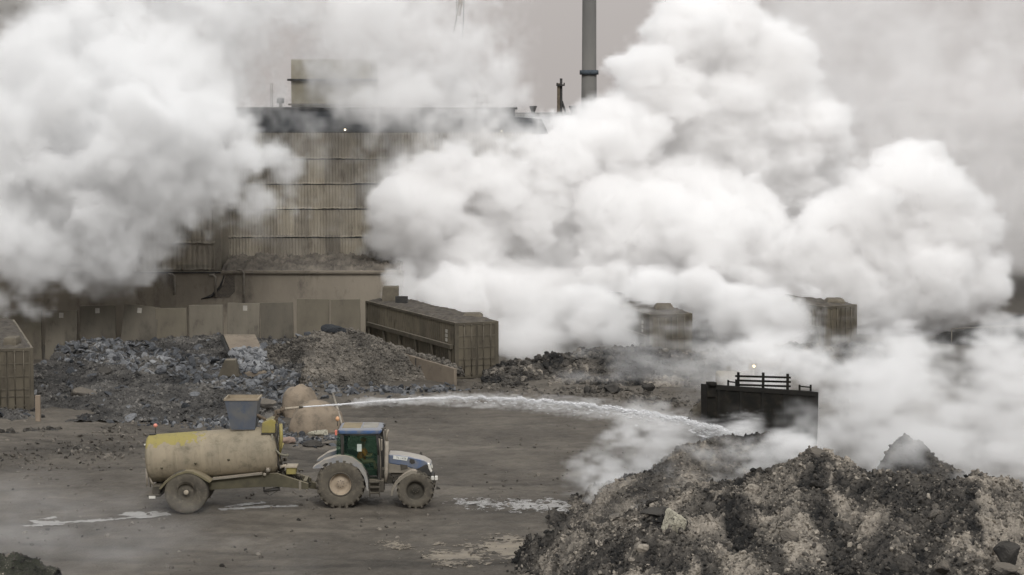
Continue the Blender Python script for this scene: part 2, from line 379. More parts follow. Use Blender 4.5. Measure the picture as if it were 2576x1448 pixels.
# ================================================================== the yard
M_ground = heap_material('yard_mud', (.036, .031, .0245), (.080, .069, .056), (.142, .124, .10), bump=.3, scale=1.6)
M_ground.node_tree.nodes['Principled BSDF'].inputs['Roughness'].default_value = .78
clods(M_ground, 1.6, .1, .45)
def axis_pts(lo, hi, c0, c1, fine, coarse):
    return np.unique(np.concatenate([np.linspace(lo, c0, coarse), np.arange(c0, c1, fine), np.linspace(c1, hi, coarse)]))
gx, gy = axis_pts(-1500, 1500, -26, 26, .13, 14), axis_pts(-60, 3000, 56, 112, .13, 14)
X, Y = np.meshgrid(gx, gy, indexing='ij')
fade = np.clip((30 - np.abs(X)) / 4, 0, 1) * np.clip((122 - Y) / 3, 0, 1) * np.clip((Y - 52) / 3, 0, 1)
idx = np.arange(X.size).reshape(X.shape)
q = np.stack([idx[:-1, :-1], idx[1:, :-1], idx[1:, 1:], idx[:-1, 1:]], -1).reshape(-1, 4)
# damp and dry: wheel tracks sweeping over the yard, wet patches, dry crust
_nx, _ny = X.shape
_na, _nb, _nc = noise2((_nx, _ny), 1.5, 3, 301), noise2((_nx, _ny), 1.0, 12, 302), noise2((_nx, _ny), .6, 25, 303)
tone = .5 + .13 * _na + .05 * _nb
g = np.random.default_rng(304); rut = np.zeros(X.shape)
for k in range(26):
    y0, sl_, cv, ph, wd = g.uniform(60, 98), g.uniform(-.25, .3), g.uniform(-.012, .02), g.uniform(-15, 12), g.uniform(.14, .3)
    for off_ in (0, 1.9):
        d_ = (Y - (y0 + off_ + sl_ * (X - ph) + cv * (X - ph) ** 2)) / wd
        m__ = np.exp(-d_ * d_) * np.clip(.5 + .6 * np.sin(X * .21 + k) + .3 * _nb, 0, 1)
        tone += g.uniform(-.34, .2) * m__; rut = np.maximum(rut, m__)
hz_ = gz(X, Y) * fade - .012 * rut * fade + .010 * _nc * fade + .012 * _nb * fade * (rut < .2)
tag(np_mesh('ground', np.stack([X, Y, hz_], -1).reshape(-1, 3), q, M_ground, smooth=True, attrs={'tone': np.clip(tone * fade + .5 * (1 - fade), 0, 1).ravel()}), kind='structure')

M_sludge = srf('lime_sludge', (.32, .31, .295), (.20, .19, .178), scale=2.5, rough=.45, bump=.15)
M_pool = srf('beige_sludge', (.21, .178, .133), (.135, .115, .088), scale=1.5, rough=.55, bump=.2, spec=.25)
puddle('puddle', 'long white streak of lime sludge running left of the trailer wheel', [[(50, 1321), (140, 1311), (300, 1303), (420, 1293), (425, 1298), (300, 1307), (60, 1325)], [(72, 1308), (135, 1299), (140, 1303), (110, 1308), (150, 1312), (80, 1316)], [(295, 1296), (320, 1288), (420, 1290), (415, 1295), (330, 1300)]], M_sludge, 3, res=.03, wob=.05)
puddle('puddle', 'two thin white sludge streaks on the mud under the drawbar', [[(545, 1283), (640, 1276), (745, 1273), (748, 1277), (640, 1281), (560, 1287)], [(562, 1278), (600, 1271), (655, 1265), (668, 1269), (600, 1276)]], M_sludge, 5, res=.025, wob=.03)
puddle('puddle', 'broken white sludge pools beside the front tractor wheel', [[(1140, 1262), (1200, 1258), (1260, 1268), (1215, 1275), (1160, 1271)], [(1230, 1272), (1300, 1266), (1330, 1280), (1260, 1284)], [(1285, 1258), (1380, 1262), (1440, 1266), (1446, 1278), (1400, 1290), (1360, 1286), (1320, 1276)]], M_sludge, 8, wob=.3, res=.03)
puddle('puddle', 'pale beige muddy pool at the foot of the big slag heap', [[(1060, 1378), (1120, 1384), (1180, 1376), (1230, 1400), (1200, 1418), (1120, 1422), (1080, 1404)], [(1200, 1372), (1250, 1352), (1300, 1358), (1345, 1380), (1340, 1400), (1260, 1412), (1240, 1396)]], M_pool, 11, wob=.3)
puddle('puddle', 'small beige puddle on the mud before the pale pool', [[(945, 1364), (985, 1362), (1030, 1374), (1020, 1380), (965, 1374)]], M_pool, 13, wob=.15)

# ================================================================== the works behind
M_clad = srf('corrugated_cladding', (.33, .298, .24), (.205, .183, .146), scale=.5, rough=.75, c3=(.13, .11, .085), s3=1.4, stretch=(1, 1, .45), bump=.1)
sheets(M_clad)
M_clad_d = srf('upper_cladding', (.12, .115, .105), (.06, .062, .065), scale=.6, rough=.75)
M_conc = srf('plinth_concrete', (.23, .20, .158), (.165, .143, .113), scale=.35, rough=.9, bump=.25, bscale=5, c3=(.085, .073, .06), s3=.9, stretch=(1, 1, .5))
M_ledge = srf('ledge_debris', (.16, .14, .115), (.07, .062, .053), scale=1.2, rough=.95, bump=.8, bscale=5)
M_dark = srf('dark_steel', (.035, .033, .03), (.02, .02, .02), rough=.7)
M_roofd = srf('slate_roof', (.06, .066, .072), (.035, .038, .042), scale=.8, rough=.7)
M_pipe = srf('grey_pipe', (.20, .18, .15), (.12, .105, .085), rough=.7)
M_brick = bpy.data.materials.new('bare_brick'); M_brick.use_nodes = True
_t = M_brick.node_tree; _b = _t.nodes.new('ShaderNodeTexBrick'); _b.inputs['Scale'].default_value = 3.2
_b.inputs['Color1'].default_value = (.085, .07, .055, 1); _b.inputs['Color2'].default_value = (.05, .043, .036, 1); _b.inputs['Mortar'].default_value = (.15, .13, .105, 1)
_c = _t.nodes.new('ShaderNodeTexCoord'); _m = _t.nodes.new('ShaderNodeMapping'); _m.inputs['Rotation'].default_value = (R(90), 0, 0)
_t.links.new(_c.outputs['Object'], _m.inputs[0]); _t.links.new(_m.outputs[0], _b.inputs['Vector']); _t.links.new(_b.outputs['Color'], _t.nodes['Principled BSDF'].inputs['Base Color'])
M_brick.node_tree.nodes['Principled BSDF'].inputs['Roughness'].default_value = .9

FY = 131.0
def X_(u, Yd, v=500): return at(u, v, Yd).x
def Z_(v, Yd): return at(1288, v, Yd).z
bld = thing('works_building', 'tall works building in dirty corrugated cladding above a concrete plinth, half hidden in steam', 'building', (0, FY, 0))
xl, xr = X_(150, FY), X_(1345, FY)
def corrugated(name, x0, x1, z0, z1, y, pitch, depth, m, parent, lap=.0):
    """trapezoidal sheet facing the camera"""
    n = int((x1 - x0) / pitch); g = np.random.default_rng(int(z0 * 100) % 97)
    xs, ys = [], []
    for i in range(n):
        b = x0 + i * pitch
        for fx, d in ((0, 0), (.3, 0), (.5, 1), (.8, 1)): xs.append(b + fx * pitch); ys.append(y - d * depth)
    k = len(xs); xs, ys = np.array(xs), np.array(ys)
    rows = np.array([z0, z0 + .12, (z0 + z1) / 2, z1]); w_ = noise2((k, 4), .8, 3, int(z0 * 31) % 50) * .008
    V = np.stack([np.repeat(xs[:, None], 4, 1), ys[:, None] + w_ + np.array([-lap, 0, 0, 0]), np.repeat(rows[None], k, 0) + np.array([1, 0, 0, 0]) * noise2((k, 4), .9, 2, int(z0 * 17) % 50) * .025], -1).reshape(-1, 3)
    idx = np.arange(k * 4).reshape(k, 4)
    q = np.stack([idx[:-1, :-1], idx[1:, :-1], idx[1:, 1:], idx[:-1, 1:]], -1).reshape(-1, 4)
    org = ORG[parent.name]
    return np_mesh(name, V - np.array(org), q, m, parent)
zs = [Z_(v, FY) for v in (662, 597, 526, 463, 400, 332)]
for a, b in zip(zs[:-1], zs[1:]): corrugated('cladding_band', xl, xr, a, b - .06, FY, .19, .06, M_clad, bld, .07)
f = MB(); f.box((xl, FY + .1, 0), (xr, FY + 16, zs[-1])); f.build('wall_core', M_dark, bld)
f = MB()
for z in zs[1:]: f.box((xl, FY - .03, z - .07), (xr, FY + .1, z + .0))
f.build('flashing', M_dark, bld)
f = MB(); f.box((xl, FY + .35, zs[-1]), (xr - 1.2, FY + 15, Z_(276, FY))); f.build('parapet', M_roofd, bld)
f = MB(); f.box((xl - .15, FY + .2, Z_(276, FY)), (xr - 1.05, FY + 15.2, Z_(271, FY))); f.build('coping', M_dark, bld)
f = MB(); f.prism([(xr - 7.5, Z_(276, FY)), (xr + .4, Z_(300, FY)), (xr + .9, Z_(340, FY)), (xr - 7.5, Z_(340, FY))], FY + .15, FY + 14); f.build('pitched_roof', M_roofd, bld)
# plinth with its debris-covered ledge
PY = 126.0
xl2, xr2 = X_(-90, PY), X_(1010, PY)
zt = Z_(688, PY)
f = MB(); f.box((xl2, PY, 0), (xr2, FY, zt)); f.build('plinth', M_conc, bld)
nx, ny = 260, 44
XX, YY = np.meshgrid(np.linspace(X_(556, PY), xr2, nx), np.linspace(PY - .22, FY - .08, ny), indexing='ij')
hh = noise2((nx, ny), 1.2, 3, 21)
edge = np.clip((YY - PY + .22) / .5, 0, 1)
ZZ = zt + .08 + .3 * edge + .42 * (YY - PY) / 5 + .09 * hh * edge
idx = np.arange(nx * ny).reshape(nx, ny)
q = np.stack([idx[:-1, :-1], idx[1:, :-1], idx[1:, 1:], idx[:-1, 1:]], -1).reshape(-1, 4)
np_mesh('debris_ledge', np.stack([XX, YY - FY, ZZ], -1).reshape(-1, 3), q, M_ledge, bld, True)
f = MB(); f.box((X_(556, PY), PY - .2, zt + .004), (xr2, PY + .3, zt + .17)); f.build('ledge_slab', M_conc, bld)
f = MB(); f.box((X_(-90, PY), PY - .12, zt + .003), (X_(553, PY), PY + .2, zt + .07)); f.build('plinth_cap', M_dark, bld)
# annex in front of the facade
ax0, ax1, AY = X_(300, 127.5), X_(554, 127.5), 127.5
corrugated('annex_cladding', ax0, ax1, zt + .1, Z_(616, AY) - .05, AY, .3, .06, M_clad, bld, .04)
corrugated('annex_cladding', ax0, ax1, Z_(612, AY), Z_(520, AY), AY, .3, .06, M_clad, bld, .08)
f = MB(); f.box((ax0, AY + .08, zt + .003), (ax1, FY - .1, Z_(520, AY))); f.build('annex_core', M_clad, bld)
for u, v0, v1, t in ((540, 692, 748, .9), (436, 690, 742, .8), (611, 680, 768, .3)):
    f = MB(); x = X_(u, PY - .2)
    f.tube([(x - .35, PY - .1, Z_(v0, PY) + .0), (x - .1, PY - .25, Z_(v0, PY)), (x, PY - .25, Z_(v0 + 6, PY)), (x, PY - .25, Z_(v1, PY))], .07)
    f.build('downpipe', M_pipe, bld)
f = MB(); x0 = X_(512, PY)
f.prism([(X_(505, PY), Z_(752, PY)), (X_(540, PY), Z_(736, PY)), (X_(560, PY), Z_(716, PY)), (X_(566, PY), Z_(692, PY)), (X_(588, PY), Z_(692, PY)), (X_(588, PY), Z_(735, PY)), (X_(575, PY), Z_(748, PY)), (X_(545, PY), Z_(750, PY))], PY - .03, PY + .1)
f.build('broken_brickwork', M_brick, bld)
f = MB(); f.tube([(X_(u, PY), PY - .05, Z_(v, PY)) for u, v in ((503, 753), (530, 745), (552, 722), (562, 694))], [.03, .09, .07, .03], 6); f.build('crack', M_dark, bld)
M_lamp = lamp('wall_lamp', (1, .86, .6), 3)
for u, v in ((868, 327), (1215, 328), (1262, 330)):
    p = at(u, v, FY - .2); f = MB(); f.ball(p, .06 if u < 900 else .035, 6); lb = f.build('lamp', M_lamp, bld)
    f = MB(); f.box((p.x - .05, FY - .2, p.z + .06), (p.x + .05, FY + .1, p.z + .12)); f.build('lamp_bracket', M_dark, lb)
# penthouse on the roof
HY = 141.0; zr = Z_(276, FY)
ph = thing('rooftop_house', 'pale square rooftop house with a thin ledge, fading into steam', 'building', (X_(790, HY), HY, zr))
f = MB(); f.box((X_(735, HY), HY, zr), (X_(935, HY), HY + 7, Z_(150, HY))); f.build('wall', srf('pale_render', (.32, .29, .22), (.24, .215, .165), scale=.8), ph)
f = MB(); f.box((X_(726, HY), HY - .25, Z_(204, HY)), (X_(940, HY), HY + 7.2, Z_(199, HY))); f.build('ledge', M_dark, ph)
f = MB(); f.box((X_(728, HY), HY - .15, Z_(266, HY)), (X_(938, HY), HY - .005, Z_(261, HY))); f.build('skirting', M_pipe, ph)
v_ = thing('roof_vent', 'small capped round vent pipe on the roof edge', 'vent', (X_(708, 139), 139, zr))
f = MB(); f.lathe([(.12, 0), (.12, Z_(258, 139) - zr)], (X_(708, 139), 139, zr), (0, 0, 1), 12); f.build('pipe', M_pipe, v_)
f = MB(); f.lathe([(.03, .25), (.24, .2), (.24, -.1), (.03, -.14)], (X_(708, 139), 139, Z_(256, 139)), (0, 0, 1), 12); f.build('cap', M_dark, v_)
f = MB()
for u in (688, 684): f.tube([(X_(u, 140), 140, zr), (X_(u, 140), 140, Z_(210, 140))], .02, 6)
tag(f.build('roof_mast', M_pipe), 'thin twin lightning mast standing left of the rooftop house', 'mast')
# gantry and pipe bridge further back
GY = 170.0
ga = thing('roof_gantry', 'faint steel platform with handrails above the pitched roof', 'gantry', (X_(1190, GY), GY, 10))
f = MB()
for v in (238, 243): f.tube([(X_(1140, GY), GY, Z_(v, GY)), (X_(1228, GY), GY, Z_(v, GY))], .035, 6)
f.tube([(X_(1160, GY), GY, Z_(258, GY)), (X_(1238, GY), GY, Z_(258, GY)), (X_(1240, GY), GY, Z_(280, GY))], .04, 6)
f.build('handrail', M_pipe, ga)
f = MB()
for u in (1142, 1200, 1212, 1226): f.tube([(X_(u, GY), GY, 9), (X_(u, GY), GY, Z_(238 if u != 1212 else 258, GY))], .04, 6)
f.box((X_(1138, GY), GY - .3, Z_(284, GY)), (X_(1240, GY), GY + 2, Z_(278, GY)))
f.build('frame', M_pipe, ga)
BY = 190.0
br = thing('pipe_bridge', 'dark lattice pipe bridge running toward the chimney foot', 'bridge', (X_(1380, BY), BY, 0))
f = MB()
for v in (284, 292): f.box((X_(1280, BY), BY, Z_(v + 2, BY)), (X_(1480, BY), BY + .12, Z_(v, BY)))
f.build('rail', M_dark, br)
f = MB()
f.tube([(X_(1284 + k * 3.8, BY), BY + .06, Z_(292 if k % 2 else 285, BY)) for k in range(51)], .035, 5)
f.build('lattice', M_dark, br)
f = MB(); f.box((X_(1280, BY), BY - .1, Z_(303, BY)), (X_(1480, BY), BY + 1.2, Z_(294, BY))); f.build('deck', M_roofd, br)
for u in (1300, 1400, 1470):
    f = MB(); f.box((X_(u, BY), BY + .3, 0), (X_(u, BY) + .4, BY + .7, Z_(303, BY))); f.build('support', M_dark, br)
for u, lab in ((1341, 'short dark flare-topped stack standing nearest the pitched roof'), (1440, 'short dark flare-topped stack standing beside the tall chimney')):
    f = MB(); f.lathe([(.16, 0), (.16, Z_(284, 195)), (.2, Z_(280, 195)), (.36, Z_(268, 195)), (.3, Z_(267, 195))], (X_(u, 195), 195, 0), (0, 0, 1), 14)
    o = tag(f.build('vent_stack', M_dark), lab, 'stack', 'flare-topped vent stacks')
SY = 230.0
st = thing('flue_stack', 'slender strutted flue with a cross platform left of the chimney', 'stack', (X_(1408, SY), SY, 0))
f = MB(); f.tube([(X_(1411, SY), SY, 0), (X_(1411, SY), SY, Z_(198, SY))], [.22, .14], 10); f.build('pipe', M_dark, st)
f = MB(); f.box((X_(1401, SY), SY - .3, 0), (X_(1408, SY), SY + .3, Z_(210, SY))); f.build('ladder_cage', srf('rusty', (.13, .105, .075)), st)
f = MB(); f.box((X_(1399, SY), SY - .5, Z_(217, SY)), (X_(1420, SY), SY + .5, Z_(213, SY))); f.box((X_(1399, SY), SY - .5, Z_(213, SY)), (X_(1402, SY), SY - .4, Z_(209, SY))); f.box((X_(1417, SY), SY - .5, Z_(213, SY)), (X_(1420, SY), SY - .4, Z_(209, SY))); f.build('platform', M_dark, st)
f = MB(); f.tube([(X_(1413, SY), SY, Z_(255, SY)), (X_(1424, SY), SY, Z_(290, SY)), (X_(1430, SY), SY, 0)], .12, 6); f.build('strut', M_dark, st)
CY_ = 300.0
ch = thing('chimney', 'tall tapering grey chimney with a dark collar ring rising out of frame', 'chimney', (X_(1481, CY_), CY_, 0))
M_chim = srf('chimney_concrete', (.13, .125, .115), (.095, .092, .088), scale=.3, stretch=(1, 1, .25))
wb, wt = 19.5 / ppm(CY_), 16.3 / ppm(CY_)
zc = Z_(183, CY_)
f = MB(); f.lathe([(wb * 1.12, 0), (wb, Z_(290, CY_)), (wb * .97, zc), (wt * 1.12, zc + .01), (wt, 46), (wt, 60), (wt * .8, 60)], (X_(1481, CY_), CY_, 0), (0, 0, 1), 28); f.build('shaft', M_chim, ch)
f = MB(); f.lathe([(wb * .9, zc - .33), (wb * 1.22, zc - .3), (wb * 1.22, zc + .3), (wb * .9, zc + .33)], (X_(1481, CY_), CY_, 0), (0, 0, 1), 28); f.build('collar', srf('collar_paint', (.07, .085, .10)), ch)
# crane hook hanging into the picture
KY = 150.0
cr = thing('crane_jib', 'ochre crane jib end with hanging cable at the top of the steam', 'crane', (X_(1155, KY), KY, Z_(-150, KY)))
f = MB()
p0, p1 = at(1190, -230, KY), at(1154, 40, KY)
for dx, dy in ((-.3, -.3), (.3, -.3), (.3, .3), (-.3, .3)): f.tube([p0 + Vector((dx, dy, 0)), p1 + Vector((dx * .25, dy * .25, 0))], .06, 6)
for k in range(12):
    a, b = p0.lerp(p1, k / 12), p0.lerp(p1, (k + 1) / 12); w_ = .3 * (1 - k / 15)
    f.tube([a + Vector((-w_, -w_, 0)), b + Vector((w_, -w_, 0))], .035, 5); f.tube([a + Vector((w_, w_, 0)), b + Vector((-w_, w_, 0))], .035, 5)
f.build('lattice_boom', srf('crane_ochre', (.30, .20, .09), (.2, .14, .07)), cr)
f = MB(); f.tube([at(1171, -200, KY), at(1166, 60, KY), at(1162, 105, KY)], .035, 6); f.build('cable', M_dark, cr)
f = MB(); f.tube([at(1150, -20, KY), at(1148, 50, KY), at(1140, 85, KY)], .06, 6); f.build('hook', M_pipe, cr)
# dark bench far right
bk = Heap('embankment', 'dark tipped bench of slag far behind the mist at the frame edge', X_(2280, 124), 52, 121, 160, .3, [((X_(2400, 128), 128, .7), (X_(2576, 128), 128, 1.45), .6), ((X_(2576, 128), 128, 1.45), (52, 129, 1.7), .6)], heap_material('bench_black', (.012, .012, .011), (.022, .02, .018), (.04, .036, .03)), 71, kind='structure', cat=None)
f = MB(); f.tube([(X_(2400, 126), 126, Z_(828, 126)), (X_(2500, 126), 126, Z_(822, 126)), (X_(2640, 126), 126, Z_(817, 126))], .03, 5)
for u, v in ((2400, 828), (2500, 822), (2600, 818)): f.tube([(X_(u, 126), 126, 0), (X_(u, 126), 126, Z_(v, 126))], .03, 5)
tag(f.build('pipe_rail', M_pipe), 'thin pale pipe rail along the dark bench at the frame edge', 'rail')

# ================================================================== leaning concrete slabs
M_pan = srf('slab_concrete', (.142, .124, .093), (.098, .086, .066), scale=.5, rough=.9, bump=.2, bscale=6, c3=(.07, .06, .05), s3=1.1, stretch=(1, 1, .6))
M_tag = srf('white_tag', (.34, .32, .28), (.26, .245, .215))
M_pans = [M_pan] + [srf('slab_concrete', tuple(x * k for x in (.142, .126, .099)), tuple(x * k for x in (.095, .084, .067)), scale=.7, rough=.9, bump=.25, bscale=6, c3=(.06, .053, .044), s3=1.4, stretch=(1, 1, .45)) for k in (.82, 1.12)]
panels = [  # u left, u right, v top, tilt of the head, sideways lean, white plate at, label
    (8, 100, 782, .25, 0, None, 'concrete slab veiled by steam just right of the cropped container'),
    (104, 188, 777, .25, 0, .5, 'concrete slab with pale plate between the veiled slab and the dark gap'),
    (195, 289, 774, .25, 0, .5, 'concrete slab with white plate standing left of the tall leaning slab'),
    (290, 383, 763, .55, -.10, .45, 'tallest concrete slab leaning sideways across its neighbour'),
    (386, 469, 772, .15, 0, None, 'plain concrete slab just right of the tall leaning slab'),
    (471, 560, 771, .15, 0, None, 'plain concrete slab left of the dark vertical gap above the propped ramp'),
    (564, 649, 763, .35, 0, .55, 'dark topped concrete slab behind the propped ramp'),
    (652, 738, 759, .35, 0, None, 'concrete slab just right of the one behind the propped ramp'),
    (741, 826, 756, .35, 0, None, 'concrete slab behind the peak of the gravel cone'),
    (830, 908, 753, .2, 0, None, 'last concrete slab beside the far end of the long container')]
for i, (u0, u1, v, tilt, lean, tg, lab) in enumerate(panels):
    Yp = 119.0 + .22 * (i % 3) + (i > 5) * .5; lean = lean or (.012, -.018, .02, -.01, .015)[i % 5]; v += (0, 4, -3, 2, 5, -2)[i % 6]
    x0, x1 = X_(u0, Yp) + .03, X_(u1, Yp) - .05; zt_ = Z_(v, Yp); w_ = x1 - x0
    t = thing('concrete_slab', lab, 'slab', (x0, Yp, 0), group='precast concrete slabs leaning along the plinth')
    M_ = Matrix.Translation((x0, Yp, 0)) @ Matrix.Rotation(-lean, 4, 'Y') @ Matrix.Rotation(-tilt * .22, 4, 'X')
    f = MB(); f.box((0, 0, -.1), (w_, .2, zt_), M_); f.build('panel', M_pans[(i * 2 + i // 3) % 3], t, .015)
    if tg:
        f = MB(); f.box((w_ * tg - .12, -.012, zt_ - .42), (w_ * tg + .12, -.001, zt_ - .14), M_); f.build('plate', M_tag, t)

# ================================================================== containers
M_cont = srf('dusty_container_steel', (.125, .107, .076), (.075, .064, .047), scale=.7, rough=.85, c3=(.05, .042, .032), s3=3, stretch=(1, 1, .4), dust=(.17, .148, .115), dust_amt=.8)
M_cont_f = srf('container_frame_steel', (.095, .082, .06), (.055, .047, .035), scale=1.2, rough=.8, dust=(.17, .148, .115), dust_amt=.8)
M_mark = srf('stencil_white', (.38, .36, .31), (.25, .23, .2), scale=6)
def container(loc, rotz, label, L=13.7, W=2.44, H=2.9):
    t = thing('container', label, 'container', loc, rotz, 'shipping containers caked in grey dust')
    # local x: along its length from the door end, local y: width (0 is the side seen), z up
    n = int(L / .28); xs, ys = [], []
    for i in range(n):
        for fx, d in ((0, 0), (.25, 0), (.5, 1), (.75, 1)): xs.append(.15 + (i + fx) * (L - .3) / n); ys.append(d * .07)
    for nm, y0, sg in (('corrugated_side', .03, 1), ('corrugated_side', W - .03, -1)):
        V = [(x, y0 + sg * y, z) for x, y in zip(xs, ys) for z in (.15, H - .1)]
        f = MB(); f.add(V, [(2 * i, 2 * i + 2, 2 * i + 3, 2 * i + 1) if sg < 0 else (2 * i, 2 * i + 1, 2 * i + 3, 2 * i + 2) for i in range(len(xs) - 1)]); f.build(nm, M_cont, t)
    f = MB(); f.box((.1, .12, .1), (L - .1, W - .12, H - .06)); f.build('body', M_cont_f, t)
    f = MB()
    for y in (0, W - .15):
        for x in (0, L - .15): f.box((x, y, 0), (x + .15, y + .15, H))
        f.box((.15, y, 0), (L - .15, y + .15, .17)); f.box((.15, y + .01, H - .12), (L - .15, y + .14, H + .01))
    for z in (0, H - .13): f.box((.003, .15, z), (.15, W - .15, z + .13)); f.box((L - .15, .15, z), (L - .003, W - .15, z + .13))
    f.build('frame', M_cont_f, t)
    for k in (0, 1):
        y0, y1 = .16 + k * (W / 2 - .14), W / 2 - .01 + k * (W / 2 - .15)
        f = MB(); f.box((.03, y0, .14), (.1, y1, H - .14)); d = f.build('door', M_cont, t)
        f = MB()
        for z in (.62, .95, 1.55, 2.15): f.box((.0, y0 + .05, z), (.028, y1 - .05, z + .06))
        f.box((.0, y0, .15), (.025, y0 + .05, H - .15)); f.box((.0, y1 - .05, .15), (.025, y1, H - .15))
        f.build('door_ribs', M_cont_f, d)
        for q in (.33, .72):
            y = y0 + (y1 - y0) * q
            f = MB(); f.tube([(-.025, y, .1), (-.025, y, H - .1)], .022, 6)
            for z in (.2, 1.0, 1.9, 2.7): f.box((-.045, y - .045, z), (.0, y + .045, z + .07))
            f.build('locking_bar', M_cont_f, d)
    # rail with posts below along the side
    f = MB(); f.box((.3, -.16, 1.52), (L - .5, -.02, 1.74)); f.build('side_rail', M_cont_f, t)
    for k in range(6):
        f = MB(); x = .5 + k * (L - 1.4) / 5; f.box((x, -.14, 0), (x + .16, -.03, 1.515)); f.build('rail_post', M_cont_f, t)
    f = MB()
    for z in (2.28, 2.05, 1.82): f.box((1.1, -.004, z), (1.35, .022, z + .17))
    f.build('stencil_marks', M_mark, t)
    # dust lying on the roof
    nx, ny = 90, 18
    XX, YY = np.meshgrid(np.linspace(.05, L - .05, nx), np.linspace(.05, W - .05, ny), indexing='ij')
    e = np.minimum(np.minimum(XX, L - XX), np.minimum(YY, W - YY)); ZZ = H - .03 + np.clip(e * .45, 0, .16) + .035 * noise2((nx, ny), 1.2, 3, 5) * np.clip(e * 3, 0, 1)
    idx = np.arange(nx * ny).reshape(nx, ny); q = np.stack([idx[:-1, :-1], idx[1:, :-1], idx[1:, 1:], idx[:-1, 1:]], -1).reshape(-1, 4)
    np_mesh('roof_dust', np.stack([XX, YY, ZZ], -1).reshape(-1, 3), q, M_roofdust, t, True)
    return t
M_roofdust = srf('roof_dust', (.10, .087, .07), (.05, .044, .038), scale=2, rough=.95, bump=.8, bscale=9)
ang = math.atan2(.917, -.399)
c1p = gnd(1145, 955)
# local y must point to the right of the length axis: mirror by placing y along -normal
def place_container(t, door_left, yaw):
    t.location = door_left; t.rotation_euler = (0, 0, yaw)
def yaw_frame(length_dir):
    """rotation so that local x runs along the length and local y to its right seen from the door"""
    return math.atan2(length_dir[1], length_dir[0])
c1 = container((0, 0, 0), 0, 'long dusty container seen along its railed side, dome lump over its doors')
W_ = 2.44
def put(t, near_corner, d):
    """local +y is to the left of the length; the seen side is at local y = 0, so mirror the width by scale"""
    t.location = near_corner; t.rotation_euler = (0, 0, math.atan2(d[1], d[0])); t.scale = (1, -1, 1)
put(c1, (c1p.x, c1p.y, .02), (-.399, .917))
c2 = copy_tree(c1); c2['label'] = 'dusty container end poking through steam, trapezoid lump on its roof, nearer the long container'
c2p = at(1634, 800, 115.0); put(c2, (c2p.x, 115.0, .0), (-.26, .966))
c3 = copy_tree(c1); c3['label'] = 'dusty container end standing highest at the far end of the berm'
c3p = at(2074, 800, 119.5); put(c3, (c3p.x, 119.5, .0), (-.55, .835))
c4 = copy_tree(c1); c4['label'] = 'dark doored container end cropped by the frame edge beside the debris'
c4p = at(-52, 1040, 98.3); put(c4, (c4p.x, 98.5, .0), (-.285, .96))
M_lump = srf('cement_lump', (.135, .117, .088), (.09, .078, .06), scale=2, rough=.95, bump=.3, bscale=8)
def lump(label, u0, u1, v0, v1, Yd, zbase, dep, cham=.3, top=None, tilt=0):
    x0, x1 = X_(u0, Yd), X_(u1, Yd); z1 = top or Z_(v0, Yd); h = z1 - zbase; w_ = x1 - x0; c = cham * h
    f = MB(); vs = []
    for z, k in ((zbase - .05, 0), (zbase + h * .5, 0.0), (z1 - c * .25, c * .7), (z1, c * 1.3)):
        k = min(k, w_ * .3)
        vs += [(x0 + k + tilt * (z - zbase), Yd + k, z), (x1 - k + tilt * (z - zbase), Yd + k, z), (x1 - k + tilt * (z - zbase), Yd + dep - k, z), (x0 + k + tilt * (z - zbase), Yd + dep - k, z)]
    fs = [tuple(i * 4 + a for a in (0, 1)) + tuple((i + 1) * 4 + a for a in (1, 0)) for i in range(3)] + [(i * 4 + 1, i * 4 + 2, i * 4 + 6, i * 4 + 5) for i in range(3)] + [(i * 4 + 2, i * 4 + 3, i * 4 + 7, i * 4 + 6) for i in range(3)] + [(i * 4 + 3, i * 4, i * 4 + 4, i * 4 + 7) for i in range(3)]
    f.add(vs, fs + [(12, 13, 14, 15), (3, 2, 1, 0)])
    return tag(f.build('concrete_weight', M_lump, None, .04), label, 'weight', 'concrete weights on the containers')
lump('low dome-topped weight on the long container above its doors', 1164, 1214, 791, 812, 112.2, 2.95, 1.3, .5)
lump('upright square weight at the far end of the long container roof', 959, 999, 723, 765, 121.2, 2.95, 1.0, .02, tilt=.05)
lump('tall rounded weight on the container poking through steam', 1650, 1698, 767, 796, 116.2, 2.93, 1.2, .35)
lump('tall rounded weight on the farthest container of the berm', 2085, 2130, 753, 775, 120.6, 2.93, 1.2, .35)
lump('pale flat weight on the cropped container', 0, 34, 851, 876, 99.4, 2.93, 1.1, .15)
# small pipework stub on the long container
f = MB(); p = at(1010, 752, 120.3); f.box((p.x - .35, 120.3, 2.95), (p.x + .35, 120.6, p.z + .12)); f.box((p.x + .2, 120.2, 2.96), (p.x + .34, 120.7, p.z - .05))
tag(f.build('steel_offcut', M_dark), 'dark steel offcut lying beside the upright square weight', 'offcut')
# low wall in front of the long container
M_low = srf('pinkish_concrete', (.20, .165, .125), (.14, .115, .09), scale=.6, rough=.9, bump=.25, bscale=7, c3=(.09, .075, .06), s3=1.6)
lw = thing('low_wall', 'low pinkish concrete wall slanting beside the long container, rubble behind it', 'wall', tuple(gnd(1140, 968)))
pA, pB = gnd(1142, 969), at(971, 876, 113.5)
pT1, pT0 = at(1143, 928, pA.y), Vector((pB.x, pB.y, at(971, 878, 113.5).z))
bot0 = gnd(1032, 962)
dirn = (Vector((pB.x, pB.y, 0)) - Vector((pA.x, pA.y, 0))).normalized(); nrm = Vector((dirn.y, -dirn.x, 0)) * .18
front = [pA, Vector((pA.x, pA.y, pT1.z)), Vector((pB.x, pB.y, pT0.z)), Vector((pA.x, pA.y, 0)) + dirn * (Vector((pB.x, pB.y, 0)) - Vector((pA.x, pA.y, 0))).length * .6]
front[0] = Vector((pA.x, pA.y, -.05)); front[3].z = -.05
f = MB(); n4 = 4; vs = front + [p + nrm for p in front]
